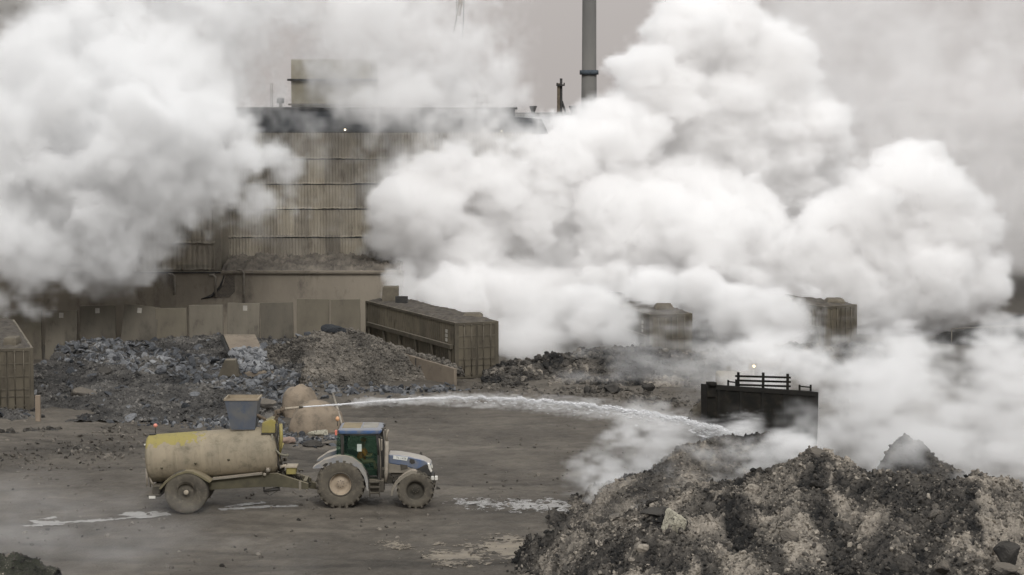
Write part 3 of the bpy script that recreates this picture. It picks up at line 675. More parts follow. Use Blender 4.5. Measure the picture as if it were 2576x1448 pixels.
f.add(vs, [(0, 1, 2, 3), (7, 6, 5, 4)] + [((i + 1) % 4, i, 4 + i, 4 + (i + 1) % 4) for i in range(4)])
f.build('slab', M_low, lw, .02)
f = MB(); q0 = front[1].lerp(front[2], .55); f.box((q0.x - .02, q0.y - .03, 0), (q0.x + .02, q0.y + .0, q0.z - .02)); f.build('joint', M_dark, lw)
# wooden post near the cropped container
f = MB(); p = gnd(95, 1060); f.box((p.x - .11, p.y, -.1), (p.x + .11, p.y + .2, at(95, 996, p.y).z)); tag(f.build('post', srf('pale_timber', (.25, .20, .15), (.17, .135, .10), stretch=(1, 1, .2)), None, .02), 'short pale square post standing by the cropped container', 'post')
# ================================================================== vehicles
DUST = (.215, .18, .132)
M_tyre = srf('dusty_tyre', (.105, .092, .071), (.06, .053, .043), scale=2.2, rough=.95, c3=(.15, .13, .10), s3=7)
M_rimb = srf('beige_rim', (.34, .275, .2), (.26, .21, .155), scale=2.5, rough=.6, c3=(.16, .125, .09), s3=6)
M_rimd = srf('dark_rim', (.055, .048, .036), (.03, .027, .021), rough=.8)
M_hub = srf('pale_hub', (.36, .31, .24), (.27, .23, .18))
M_blue = srf('tractor_blue', (.06, .095, .18), (.125, .135, .155), scale=2.2, rough=.42, c3=(.16, .158, .15), s3=3.2, dust=(.34, .30, .245), dust_amt=.85, spec=.5, contrast=(.4, .7))
M_fend = srf('dusty_blue_fender', (.245, .23, .205), (.15, .165, .195), scale=2.0, rough=.5, dust=(.36, .31, .245), dust_amt=.8, contrast=(.42, .7))
M_grey = srf('dusty_grey_panel', (.22, .195, .155), (.15, .132, .105), scale=2.5, rough=.7, dust=(.33, .28, .22))
M_blk = srf('black_grille', (.028, .027, .025), (.045, .04, .034), scale=3, rough=.6)
M_dirty = srf('dirty_iron', (.045, .04, .032), (.075, .065, .05), scale=3, rough=.85, dust=(.15, .128, .095), dust_amt=.6)
M_pipeb = srf('bare_pipe', (.30, .265, .215), (.2, .175, .14), scale=4, rough=.6)
M_glass = glass('green_cab_glass', (.70, .82, .75), .2)
M_clear = srf('lens_glass', (.62, .6, .54), (.5, .48, .43), rough=.15, spec=.6)
M_amber = srf('amber_lens', (.62, .36, .2), (.55, .3, .16), rough=.2)
M_red = srf('red_lens', (.65, .2, .14), (.55, .16, .12), rough=.25)
M_white = srf('plate_white', (.62, .62, .58), (.52, .52, .48), scale=8)
M_txt = srf('plate_lettering', (.06, .06, .06), (.1, .1, .1))
M_rub = srf('rubber_hose', (.035, .033, .03), (.06, .053, .043), rough=.6)
def Tz(a, b, Y): return at(737.9 + .23156 * a, 1006.2 + .23156 * b, Y)
def Wz(a, b, Y): return at(335.4 + .2317 * a, 1006.2 + .2317 * b, Y)
def xz(fn, pts, Y): return [(p.x, p.z) for p in (fn(a, b, Y) for a, b in pts)]
def wheel(parent, c, r, wd, rim_r, rim_m, lugs, side=-1, deep=.1, ring=None, name='wheel'):
    """c: centre of the tyre; side -1: its outer face looks at the camera"""
    c = Vector(c); hw = wd / 2; org = ORG[parent.name]
    o = bpy.data.objects.new(name, None); col.objects.link(o); o.parent = parent; o.location = c - org; ORG[o.name] = c
    y = side
    lug = .055 * r if lugs else 0.0; rr = r - lug
    f = MB(); ax = (0, y, 0)
    f.lathe([(rim_r, -hw * .8), (rr * .78, -hw * .98), (rr * .92, -hw * .97), (rr * .985, -hw * .82), (rr, -hw * .4), (rr, hw * .4), (rr * .985, hw * .82), (rr * .92, hw * .97), (rr * .78, hw * .98), (rim_r * 1.12, hw * .9), (rim_r, hw * .78), (rim_r * .97, hw * .3)], c, ax, 48)
    if lugs:
        for k in range(lugs):
            for s in (-1, 1):
                a0 = 2 * math.pi * (k + (.5 if s > 0 else 0)) / lugs; a1 = a0 + .20
                vs = []
                for a, tt in ((a0, .02), (a1, .96)):
                    for da in (-.05, .05):
                        for rad in (rr * (.985 if tt > .5 else 1.0) - .02, r * (.985 if tt > .5 else 1)):
                            vs.append(c + Vector((math.cos(a + da) * rad, s * hw * tt, math.sin(a + da) * rad)))
                f.add(vs, [(0, 1, 3, 2), (4, 6, 7, 5), (0, 4, 5, 1), (2, 3, 7, 6), (1, 5, 7, 3), (0, 2, 6, 4)])
                vs2 = []
                for da in (-.05, .05):
                    for rad, yy in ((rr * .97, hw * .8), (r * .985, hw * .96), (rr * .84, hw * 1.01), (rr * .84, hw * .9)):
                        vs2.append(c + Vector((math.cos(a1 + da) * rad, s * yy, math.sin(a1 + da) * rad)))
                f.add(vs2, [(0, 1, 2, 3), (7, 6, 5, 4), (0, 4, 5, 1), (1, 5, 6, 2), (2, 6, 7, 3)])
    f.build('tyre', M_tyre, o)
    f = MB()
    f.lathe([(rim_r * 1.0, hw * .8), (rim_r * .95, hw * .82), (rim_r * .9, hw * .5), (rim_r * .84, hw * (.5 - deep * 3)), (rim_r * .45, hw * (.62 - deep * 3)), (rim_r * .38, hw * (.72 - deep * 3)), (1e-3, hw * (.74 - deep * 3))], c, ax, 40)
    rm = f.build('rim', rim_m, o)
    f = MB()
    for k in range(8):
        a = 2 * math.pi * k / 8; f.ball(c + Vector((math.cos(a) * rim_r * .3, y * hw * (.74 - deep * 3), math.sin(a) * rim_r * .3)), .018, 4)
    f.build('wheel_nuts', M_dirty, o)
    if ring:
        f = MB(); f.lathe([(rim_r * 1.13, hw * .86), (rim_r * 1.12, hw * .93), (rim_r * 1.0, hw * .9), (rim_r * .99, hw * .8)], c, ax, 40); f.build('rim_ring', ring, o)
    return o

# ---------------------------------------------------------------- tractor
YT = 75.85
TL = at(855, 1288, YT); tloc = (TL.x, YT, 0)
tr = thing('tractor', 'blue farm tractor with green tinted cab, caked in beige dust, towing the tanker', 'tractor', tloc)
NEAR = YT - 1.1
def m_(y): return 2 * YT - y          # mirrored depth
for s, (a, b, rpx, rim, wd, rm, lg, ring) in enumerate(((510, 948, 272, .385, .52, M_rimb, 21, M_dirty), (1325, 1018, 206, .33, .42, M_rimd, 18, None))):
    r = rpx * .23156 * NEAR / F
    c = Tz(a, b, NEAR); c.z = r - .01
    wheel(tr, (c.x, NEAR + wd / 2, c.z), r, wd, rim, rm, lg, -1, .1 if s == 0 else .13, ring)
    wheel(tr, (c.x, m_(NEAR + wd / 2), c.z), r, wd, rim, rm, lg, 1, .1, ring)
HY0 = YT - .42
hood = [(1032, 590), (1150, 596), (1265, 615), (1345, 632), (1419, 652), (1489, 690), (1500, 715), (1440, 742), (1330, 760), (1200, 722), (1032, 694)]
f = MB(); f.prism(xz(Tz, hood, HY0), HY0, m_(HY0)); hd = f.build('hood', M_blue, tr, .06)
f = MB(); f.prism(xz(Tz, [(1032, 690), (1200, 718), (1290, 748), (1270, 800), (1032, 796)], HY0 + .02), HY0 + .02, m_(HY0 + .02)); f.build('side_panel', M_grey, tr, .02)
f = MB(); f.prism(xz(Tz, [(1290, 745), (1335, 758), (1440, 700), (1470, 712), (1502, 800), (1490, 830), (1280, 822)], HY0 - .012), HY0 - .012, m_(HY0 - .012)); f.build('grille', M_blk, tr, .02)
f = MB(); f.prism(xz(Tz, [(1268, 640), (1315, 652), (1322, 690), (1285, 700), (1262, 680)], HY0 - .02), HY0 - .02, HY0 - .004); f.build('hood_vent', M_blk, hd)
f = MB(); f.prism(xz(Tz, [(1160, 700), (1240, 712), (1242, 752), (1170, 765)], HY0 - .004), HY0 - .004, HY0 + .015); f.build('mud_patch', M_dirty, hd)
f = MB(); f.prism(xz(Tz, [(1087, 606), (1244, 627), (1233, 664), (1084, 643)], HY0 - .02), HY0 - .02, HY0 - .005); pl = f.build('name_plate', M_white, hd)
pc, pr = Tz(1170, 636, HY0 - .022), Tz(1244, 645, HY0 - .022) - Tz(1090, 624, HY0 - .022)
text_mesh('T6 1478', .105, M_txt, 'plate_lettering', hd, pc, (pr.x, 0, pr.z), (-pr.z, 0, pr.x))
for s in (1, -1):
    y0 = HY0 - .03 if s > 0 else m_(HY0 - .03)
    f = MB(); f.prism(xz(Tz, [(1455, 684), (1482, 692), (1510, 775), (1494, 792), (1470, 748)], HY0), min(y0, y0 + s * .14), max(y0, y0 + s * .14)); f.build('headlight', M_clear, tr, .015)
# chassis, steps, front linkage
f = MB(); f.box((Tz(430, 900, YT).x, YT - .32, .75), (Tz(1400, 900, YT).x, YT + .32, 1.25)); f.box((Tz(1240, 900, YT).x, YT - .8, .5), (Tz(1400, 900, YT).x, YT + .8, .72)); f.box((Tz(430, 900, YT).x, YT - .7, .75), (Tz(590, 900, YT).x, YT + .7, 1.0)); f.build('chassis', M_dirty, tr, .02)
f = MB(); Ys = YT - .9; f.prism(xz(Tz, [(820, 865), (985, 880), (985, 1005), (935, 1010), (840, 1000), (820, 940)], Ys), Ys, YT - .35); f.build('fuel_tank', M_dirty, tr, .03)
f = MB()
for b in (905, 960, 1025): p, p2 = Tz(830, b, Ys - .14), Tz(935, b, Ys - .14); f.box((p.x, Ys - .16, p.z), (p2.x, Ys + .02, p.z + .05))
p, p2 = Tz(825, 880, Ys), Tz(825, 1050, Ys); f.box((p.x, Ys - .12, p2.z), (p.x + .04, Ys - .05, p.z)); p = Tz(930, 1050, Ys); f.box((p.x, Ys - .12, p.z), (p.x + .04, Ys - .05, p2.z + .45))
f.build('steps', M_dirty, tr)
f = MB(); rg = np.random.default_rng(4)
for k in range(14):
    p = Tz(rg.uniform(1000, 1180), rg.uniform(800, 900), YT - .5); q = p + Vector((rg.uniform(-.25, .25), 0, rg.uniform(-.2, .1))); f.tube([p, (p + q) / 2 + Vector((0, -.08, .03)), q], .022, 6)
f.build('engine_lines', M_rub, tr)
f = MB(); p = Tz(1500, 800, YT); q = Tz(1560, 890, YT); f.box((p.x - .15, YT - .4, q.z), (p.x + .1, YT + .4, p.z + .02)); f.build('front_linkage', M_blk, tr, .02)
for a in (1512, 1552):
    f = MB(); p = Tz(a, 848, YT - .42); f.box((p.x - .055, YT - .46, p.z - .09), (p.x + .055, YT - .3, p.z + .06)); f.build('work_light', M_clear, tr, .02)
f = MB(); p = Tz(1532, 866, YT - .4); f.box((p.x - .1, YT - .4, p.z - .05), (p.x + .1, YT - .3, p.z + .02)); f.build('light_bracket', M_grey, tr)
# fenders
def band(outer, inner): return outer + inner[::-1]
rf = band([(210, 740), (330, 660), (400, 640), (480, 612), (560, 612), (640, 632), (740, 708), (790, 800), (812, 900), (815, 985)], [(215, 750), (330, 742), (400, 705), (480, 684), (560, 684), (620, 696), (712, 752), (765, 835), (786, 910), (796, 985)])
ff = band([(1058, 1040), (1068, 975), (1095, 920), (1140, 862), (1205, 808), (1285, 768), (1325, 772), (1345, 796)], [(1078, 1040), (1088, 985), (1112, 935), (1158, 885), (1220, 838), (1285, 805), (1315, 802), (1330, 812)])
for s in (1, -1):
    y0, y1 = (NEAR + .03, NEAR + .56) if s > 0 else (m_(NEAR + .56), m_(NEAR + .03))
    f = MB(); pts = xz(Tz, rf, NEAR + .03); n = len(pts) // 2
    for i in range(n - 1): f.prism([pts[i], pts[i + 1], pts[-2 - i], pts[-1 - i]], y0, y1)
    f.build('rear_fender', M_fend, tr)
    y0, y1 = (NEAR + .0, NEAR + .4) if s > 0 else (m_(NEAR + .4), m_(NEAR + .0))
    f = MB(); pts = xz(Tz, ff, NEAR + .03); n = len(pts) // 2
    for i in range(n - 1): f.prism([pts[i], pts[i + 1], pts[-2 - i], pts[-1 - i]], y0, y1)
    f.build('front_fender', M_grey, tr)
f = MB(); f.prism(xz(Tz, [(318, 712), (350, 690), (378, 690), (365, 716), (335, 722)], NEAR + .01), NEAR + .0, NEAR + .028); f.build('fender_lamp', M_blk, tr)
# cab
CY0 = YT - .82
glass_out = [(540, 383), (905, 383), (922, 600), (916, 832), (822, 830), (790, 765), (715, 690), (630, 625), (545, 598)]
for s in (1, -1):
    y = CY0 if s > 0 else m_(CY0) - .02
    f = MB(); f.prism(xz(Tz, glass_out, CY0), y, y + .02); f.build('side_window', M_glass, tr)
    f = MB(); y = y - .02 if s > 0 else y - .02
    for a, b in zip(glass_out, glass_out[1:] + glass_out[:1]):
        p, q = Tz(*a, CY0), Tz(*b, CY0); f.tube([(p.x, y + .03, p.z), (q.x, y + .03, q.z)], .028, 6)
    f.build('door_frame', M_blk, tr)
    f = MB(); pp = xz(Tz, [(905, 372), (940, 372), (965, 600), (955, 880), (918, 880), (925, 600)], CY0); yy = CY0 + .0 if s > 0 else m_(CY0) - .1; f.prism(pp, yy, yy + .1); f.build('front_pillar', M_blk, tr)
    f = MB(); pp = xz(Tz, [(512, 372), (535, 372), (545, 610), (520, 640)], CY0); f.prism(pp, yy, yy + .1); f.build('rear_pillar', M_blk, tr)
f = MB(); pp = xz(Tz, [(480, 372), (514, 372), (522, 600), (470, 600)], CY0 + .1); f.prism(pp, CY0 + .1, CY0 + .12); f.prism(pp, m_(CY0 + .12), m_(CY0 + .1))
p, q = Tz(475, 600, YT), Tz(486, 374, YT); f.add([(p.x, CY0 + .1, p.z), (p.x, m_(CY0 + .1), p.z), (q.x, m_(CY0 + .1), q.z), (q.x, CY0 + .1, q.z)], [(0, 1, 2, 3)]); f.build('rear_window', M_glass, tr)
f = MB(); p, q = Tz(958, 640, YT), Tz(930, 380, YT); f.add([(p.x, CY0 + .1, p.z), (p.x, m_(CY0 + .1), p.z), (q.x, m_(CY0 + .1), q.z), (q.x, CY0 + .1, q.z)], [(0, 1, 2, 3)]); f.build('windscreen', M_glass, tr)
f = MB(); p, q = Tz(480, 600, YT), Tz(960, 890, YT); f.box((p.x + .05, YT - .62, q.z), (q.x, YT + .62, q.z + .25)); f.box((p.x + .05, YT - .55, q.z + .25), (p.x + .85, YT + .55, q.z + .75)); f.build('cab_floor', M_blk, tr)
f = MB(); p = Tz(640, 720, YT); f.box((p.x - .25, YT - .25, p.z), (p.x + .3, YT + .25, p.z + .15)); f.box((p.x - .32, YT - .25, p.z), (p.x - .18, YT + .25, p.z + .85)); f.build('seat', M_blk, tr, .05)
f = MB(); p = Tz(880, 640, YT); f.lathe([(.19, -.012), (.2, 0), (.19, .012), (.18, 0), (.19, -.012)], p, (-.5, 0, .86), 20); f.tube([p, p + Vector((.2, 0, -.5))], .03, 6); f.build('steering_wheel', M_dirty, tr)
f = MB(); p, q = Tz(692, 482, CY0 - .006), Tz(742, 562, CY0 - .006); f.box((p.x, CY0 - .008, q.z), (q.x, CY0 - .004, p.z)); f.build('window_patch', srf('pale_patch', (.42, .47, .42), (.36, .4, .36)), tr)  # pale rectangle set on the near side window
# roof: stacked rounded outlines
def rounded(x0, x1, y0, y1, r, z, n=5):
    pts = []
    for cx, cy_, a0 in ((x1 - r, y1 - r, 0), (x0 + r, y1 - r, 90), (x0 + r, y0 + r, 180), (x1 - r, y0 + r, 270)):
        for k in range(n + 1): a = R(a0 + 90 * k / n); pts.append((cx + r * math.cos(a), cy_ + r * math.sin(a), z))
    return pts
def loft(mb, rings):
    n = len(rings[0]); vs = [p for r_ in rings for p in r_]
    fs = [(i * n + k, i * n + (k + 1) % n, (i + 1) * n + (k + 1) % n, (i + 1) * n + k) for i in range(len(rings) - 1) for k in range(n)]
    return mb.add(vs, fs + [tuple(range(n))[::-1], tuple((len(rings) - 1) * n + k for k in range(n))], False)
RY = YT - .88
p0, p1, pt = Tz(484, 372, RY), Tz(962, 372, RY), Tz(700, 326, RY)
x0, x1, zb, ztop = p0.x, p1.x, p0.z, pt.z
f = MB(); loft(f, [rounded(x0 + .02, x1 - .06, RY + .02, m_(RY + .02), .12, zb), rounded(x0, x1 - .02, RY, m_(RY), .14, zb + .05), rounded(x0, x1, RY, m_(RY), .16, ztop - .03), rounded(x0 + .04, x1 - .04, RY + .04, m_(RY + .04), .16, ztop), rounded(x0 + .12, x1 - .14, RY + .14, m_(RY + .14), .16, ztop + .025)])
M_roofblue = srf('roof_blue', (.055, .11, .235), (.09, .125, .19), scale=2.2, rough=.42, c3=(.17, .165, .155), s3=4, dust=(.30, .27, .225), dust_amt=.5)
rfo = f.build('roof', M_roofblue, tr)
f = MB(); f.box((x0 + .12, RY + .22, ztop + .01), (x0 + .78, m_(RY + .22), ztop + .032)); f.build('roof_panel', srf('roof_dirt', (.26, .21, .13), (.19, .155, .10), scale=2.5), rfo, .01)
f = MB(); loft(f, [rounded(x1 - .72, x1 - .16, RY + .3, m_(RY + .3), .07, ztop + .012), rounded(x1 - .7, x1 - .18, RY + .32, m_(RY + .32), .07, ztop + .045)]); f.build('roof_hatch', srf('hatch_cream', (.30, .285, .25), (.24, .225, .195)), rfo)
for dy in (.25, 1.2):
    f = MB(); f.box((x1 - .05, RY + dy, ztop - .08), (x1 + .05, RY + dy + .18, ztop + .0)); f.build('roof_light', M_blk, rfo)
# exhaust, mirrors, beacon, lamps
EY = YT - .72
f = MB(); f.tube([Tz(1000, 890, EY), Tz(1008, 800, EY), Tz(1015, 452, EY)], [.045, .072, .072], 14); f.tube([Tz(1015, 452, EY), Tz(1014, 385, EY), Tz(1020, 355, EY), Tz(1034, 325, EY)], .036, 10); f.build('exhaust', M_pipeb, tr)
for s in (1, -1):
    y = CY0 if s > 0 else m_(CY0)
    a, b = Tz(935, 400, CY0), Tz(965, 430, CY0)
    f = MB(); f.tube([(a.x, y, a.z), (b.x, y - s * .3, a.z + .02), (b.x, y - s * .34, b.z + .05)], .016, 6); mr = f.build('mirror_arm', M_dirty, tr)
    f = MB(); f.box((b.x - .03, y - s * .34 - .1, b.z - .34), (b.x + .03, y - s * .34 + .1, b.z + .05)); f.build('mirror', M_grey, mr, .02)
f = MB(); pts = [Tz(932, 420, CY0 - .03), Tz(945, 600, CY0 - .04), Tz(950, 860, CY0 - .03)]; f.tube(pts, .02, 6); f.build('grab_rail', M_grey, tr)
p = Tz(480, 285, YT - .7); f = MB(); f.tube([p, p + Vector((0, 0, .19))], .014, 6); bs = f.build('beacon_stem', M_blk, tr)
f = MB(); f.ball(Tz(480, 208, YT - .7), .075, 8, (1, 1, 1.15)); f.build('beacon', M_amber, bs)
p = Tz(466, 356, YT - .78); f = MB(); f.box((p.x - .04, p.y - .1, p.z - .09), (p.x + .035, p.y + .05, p.z + .09)); f.build('rear_lamp', M_red, tr, .015)
# drawbar hitch at the rear
f = MB(); p = Tz(250, 930, YT); f.box((p.x - .25, YT - .12, .62), (p.x + .6, YT + .12, .8)); f.tube([(p.x - .1, YT - .3, .7), (p.x + .5, YT - .3, .95)], .05, 8); f.tube([(p.x - .1, YT + .3, .7), (p.x + .5, YT + .3, .95)], .05, 8); f.build('hitch', M_dirty, tr)

# ---------------------------------------------------------------- driver
def person(name, label, joints, edges, radii, m, loc):
    me = bpy.data.meshes.new(name); me.from_pydata([Vector(j) for j in joints], edges, [])
    o = bpy.data.objects.new(name, me); col.objects.link(o); o.location = loc; me.materials.append(m)
    sk = o.modifiers.new('s', 'SKIN'); sk.use_smooth_shade = True
    for v, r in zip(me.skin_vertices[0].data, radii): v.radius = (r, r) if not isinstance(r, tuple) else r
    me.skin_vertices[0].data[0].use_root = True
    sb = o.modifiers.new('u', 'SUBSURF'); sb.levels = sb.render_levels = 2
    return tag(o, label, 'person')
dp = Tz(735, 735, YT); dx, dz = dp.x, dp.z + .15
J = [(0, 0, .08), (.03, 0, .3), (.05, 0, .52), (.07, 0, .62), (.10, 0, .72), (.11, 0, .84),
     (.06, .2, .5), (.2, .26, .28), (.42, .16, .32), (.06, -.2, .5), (.2, -.26, .28), (.42, -.16, .32),
     (.1, .1, .06), (.48, .13, .1), (.55, .13, -.3), (.66, .13, -.36), (.1, -.1, .06), (.48, -.13, .1), (.55, -.13, -.3), (.66, -.13, -.36)]
E = [(0, 1), (1, 2), (2, 3), (3, 4), (4, 5), (2, 6), (6, 7), (7, 8), (2, 9), (9, 10), (10, 11), (0, 12), (12, 13), (13, 14), (14, 15), (0, 16), (16, 17), (17, 18), (18, 19)]
RR = [.15, .15, .17, .06, .095, .08, .07, .05, .04, .07, .05, .04, .09, .07, .05, .045, .09, .07, .05, .045]
dr = person('person', 'driver in an orange work jacket seated at the wheel inside the green tractor cab', J, E, RR, srf('driver_skin', (.42, .26, .18), (.36, .22, .15)), (dx, YT, dz))
ORG[dr.name] = Vector((dx, YT, dz))
jk = bpy.data.meshes.new('jacket'); sel = [0, 1, 2, 6, 7, 9, 10]; mp_ = {k: i for i, k in enumerate(sel)}
jk.from_pydata([J[k] for k in sel] , [(mp_[a], mp_[b]) for a, b in E if a in mp_ and b in mp_], [])
jo = bpy.data.objects.new('jacket', jk); col.objects.link(jo); jo.parent = dr; jk.materials.append(srf('hi_vis_orange', (.75, .22, .04), (.6, .18, .04)))
sk = jo.modifiers.new('s', 'SKIN')
for v, k in zip(jk.skin_vertices[0].data, sel): v.radius = (RR[k] * 1.15 + .01,) * 2
jk.skin_vertices[0].data[0].use_root = True
sb = jo.modifiers.new('u', 'SUBSURF'); sb.levels = sb.render_levels = 2
f = MB(); f.ball((dx + .1, YT, dz + .85), .105, 8, (1.1, 1, .75)); f.build('hard_hat', srf('hat_orange', (.7, .3, .1), (.6, .25, .08)), dr)
f = MB()
for sy in (-.035, .035): f.ball((dx + .205, YT + sy, dz + .78), .013, 4)
f.ball((dx + .215, YT, dz + .755), .02, 4); f.box((dx + .19, YT - .03, dz + .71), (dx + .2, YT + .03, dz + .716)); f.build('face', srf('face_dark', (.2, .12, .08)), dr)

# ---------------------------------------------------------------- tanker trailer
YW = 74.95; NW = YW - 1.2
def mw(y): return 2 * YW - y
wl = at(467, 1308, YW)
tk = thing('tanker_trailer', 'single axle slurry tanker trailer, yellow tank caked in beige mud, water gun on its front', 'trailer', (wl.x, YW, 0))
M_olive = srf('olive_chassis', (.055, .049, .032), (.085, .075, .047), scale=2.5, rough=.8, dust=(.2, .172, .12), dust_amt=.75)
M_yel = srf('yellow_paint', (.27, .225, .065), (.21, .178, .075), scale=3, rough=.5, dust=(.25, .205, .13), dust_amt=.4)
M_tank = srf('mud_caked_tank', (.30, .252, .178), (.20, .172, .125), scale=1.1, rough=.75, c3=(.105, .093, .064), s3=2.0, contrast=(.3, .7), stretch=(.8, 1, 1), bump=.08, bscale=9)
# bare yellow paint left on the top of the tank's tail, its edge ragged
t_ = M_tank.node_tree; N, L = t_.nodes.new, t_.links.new; pb = t_.nodes['Principled BSDF']; old = pb.inputs['Base Color'].links[0].from_socket
tc = N('ShaderNodeTexCoord'); sp = N('ShaderNodeSeparateXYZ'); L(tc.outputs['Object'], sp.inputs[0])
nn = N('ShaderNodeTexNoise'); nn.inputs['Scale'].default_value = 3.5; nn.inputs['Detail'].default_value = 7; L(tc.outputs['Object'], nn.inputs['Vector'])
def mth(op, a, b):
    q = N('ShaderNodeMath'); q.operation = op
    for i, z in enumerate((a, b)):
        if isinstance(z, (int, float)): q.inputs[i].default_value = z
        else: L(z, q.inputs[i])
    return q.outputs[0]
nz_ = mth('MULTIPLY', mth('SUBTRACT', nn.outputs['Fac'], .5), .9)
up = mth('GREATER_THAN', mth('ADD', sp.outputs[2], nz_), .54)
back = mth('LESS_THAN', mth('ADD', sp.outputs[0], mth('MULTIPLY', nz_, 2.0)), -.28)
mk = mth('MULTIPLY', up, back)
mx = N('ShaderNodeMix'); mx.data_type = 'RGBA'; L(mk, mx.inputs['Factor']); L(old, mx.inputs['A']); mx.inputs['B'].default_value = (.265, .222, .075, 1); L(mx.outputs['Result'], pb.inputs['Base Color'])
TILT = R(5.0); RT = .265 * 1.0
ca, cb = Wz(155, 640, YW), Wz(1562, 540, YW)
axd = (cb - ca).normalized(); LT = (cb - ca).length; RT = 262 * .2317 * YW / F * 1.0
mid = (ca + cb) / 2
f = MB(); f.lathe([(1e-3, -LT / 2 - .06), (RT * .5, -LT / 2 - .02), (RT * .9, -LT / 2 + .06), (RT * .985, -LT / 2 + .13), (RT, -LT / 2 + .16), (RT, -.3), (RT * 1.004, -.29), (RT * 1.004, -.27), (RT, -.26), (RT, LT / 2 - .2), (RT * .97, LT / 2 - .12), (RT * .85, LT / 2), (RT * .5, LT / 2 + .09), (1e-3, LT / 2 + .12)], (0, 0, 0), (1, 0, 0), 64)
# mud streaks run down the flanks
ms = N('ShaderNodeMapping'); ms.inputs['Scale'].default_value = (3.2, 3.2, .35); L(tc.outputs['Object'], ms.inputs[0])
sn = N('ShaderNodeTexNoise'); sn.inputs['Scale'].default_value = 2.2; sn.inputs['Detail'].default_value = 8; sn.inputs['Roughness'].default_value = .7; L(ms.outputs[0], sn.inputs['Vector'])
sr = N('ShaderNodeMapRange'); sr.inputs['From Min'].default_value = .5; sr.inputs['From Max'].default_value = .75; sr.inputs['To Max'].default_value = .6; L(sn.outputs['Fac'], sr.inputs['Value'])
m2 = N('ShaderNodeMix'); m2.data_type = 'RGBA'; L(sr.outputs[0], m2.inputs['Factor']); L(mx.outputs['Result'], m2.inputs['A']); m2.inputs['B'].default_value = (.13, .112, .075, 1); L(m2.outputs['Result'], pb.inputs['Base Color'])
tank = f.build('tank', M_tank, tk, org=(0, 0, 0))
for ox in (-1.15, .35, 1.35):
    f = MB(); f.lathe([(RT * .999, -.02), (RT * 1.006, -.012), (RT * 1.006, .012), (RT * .999, .02)], (ox, 0, 0), (1, 0, 0), 64); f.build('weld_band', M_tank, tank, org=(0, 0, 0)); tank.location = mid - Vector((wl.x, YW, 0)); tank.rotation_euler = (0, -math.atan2(axd.z, axd.x), 0)
def on_tank(a, b):
    """point of the tank's near side at the picture point"""
    for k in range(60):
        Yk = YW - RT + k * .02; p = Wz(a, b, Yk); w_ = p - mid; d = (w_ - axd * w_.dot(axd)).length
        if d <= RT: return p
    return p
for a, b in ((310, 740), (675, 690), (1035, 650)):
    f = MB(); p = on_tank(a, b); f.ball(p, .05, 6); f.build('tank_plug', M_olive, tk)
# chassis and drawbar
beam = [(720, 880), (840, 868), (1100, 842), (1400, 800), (1560, 800), (1900, 912), (1900, 975), (1600, 948), (1380, 948), (840, 980), (700, 985)]
beam = [(a - (300 if a < 730 else 0), b + (30 if a < 730 else 0)) for a, b in beam]
for nm, y0, y1 in (('chassis_beam', YW - .62, YW - .48), ('chassis_beam', YW + .48, YW + .62)):
    f = MB(); f.prism(xz(Wz, beam, YW - .62), y0, y1); f.build(nm, M_olive, tk, .01)
f = MB(); f.prism(xz(Wz, [(860, 850), (1398, 790), (1398, 812), (860, 872)], YW - .7), YW - .75, YW - .55); f.build('tank_saddle', M_grey, tk)
f = MB()
for a in (420, 900, 1395, 1860): p = Wz(a, 900, YW - .6); f.box((p.x - .06, YW - .478, p.z - .12), (p.x + .06, YW + .478, p.z + .05))
f.build('cross_member', M_olive, tk)
f = MB()
for a in (420, 900, 1395): p = Wz(a, 850, YW - .5); f.box((p.x - .1, YW - .45, p.z - .1), (p.x + .1, YW + .45, p.z + .14))
f.build('tank_cradle', M_olive, tk)
f = MB(); p = Wz(1805, 930, YW - .6); f.box((p.x - .02, YW - .66, p.z - .16), (p.x + .06, YW - .62, p.z + .14)); f.build('flange_plate', M_grey, tk)
p = Wz(2040, 985, YW); pe = Wz(1800, 930, YW); f = MB(); f.prism([(pe.x, pe.z - .14), (pe.x, pe.z + .12), (p.x + .75, p.z - .02), (p.x + .75, p.z - .16)], 75.36, 75.62); f.build('drawbar_head', M_olive, tk)
# axle, wheels, mudguards
rW = 240 * .2317 * NW / F
c = Wz(570, 1064, NW); c.z = rW - .01
wheel(tk, (c.x, NW + .29, c.z), rW, .58, .34, M_tyre, 0, -1, .06)
wheel(tk, (c.x, mw(NW + .29), c.z), rW, .58, .34, M_tyre, 0, 1, .06)
f = MB(); f.tube([(c.x, NW + .25, c.z), (c.x, mw(NW + .25), c.z)], .07, 10); f.box((c.x - .09, YW - .62, c.z - .06), (c.x + .09, YW + .62, c.z + .32)); f.build('axle', M_dirty, tk)
f = MB(); f.lathe([(.085, 0), (.085, .07), (.06, .09), (1e-3, .095)], (c.x, NW + .12, c.z), (0, -1, 0), 16); f.build('hub_cap', M_hub, tk)
mg = band([(275, 968), (330, 900), (400, 842), (475, 800), (560, 776), (640, 780), (720, 812), (780, 850), (840, 890)], [(300, 972), (350, 915), (412, 862), (482, 822), (560, 798), (635, 800), (710, 832), (765, 868), (825, 902)])
for y0, y1 in ((NW - .02, NW + .6), (mw(NW + .6), mw(NW - .02))):
    f = MB(); pts = xz(Wz, mg, NW); n = len(pts) // 2
    for i in range(n - 1): f.prism([pts[i], pts[i + 1], pts[-2 - i], pts[-1 - i]], y0, y1)
    f.build('mudguard', srf('olive_mudguard', (.15, .13, .075), (.11, .095, .06), dust=(.24, .2, .135), dust_amt=.6), tk)
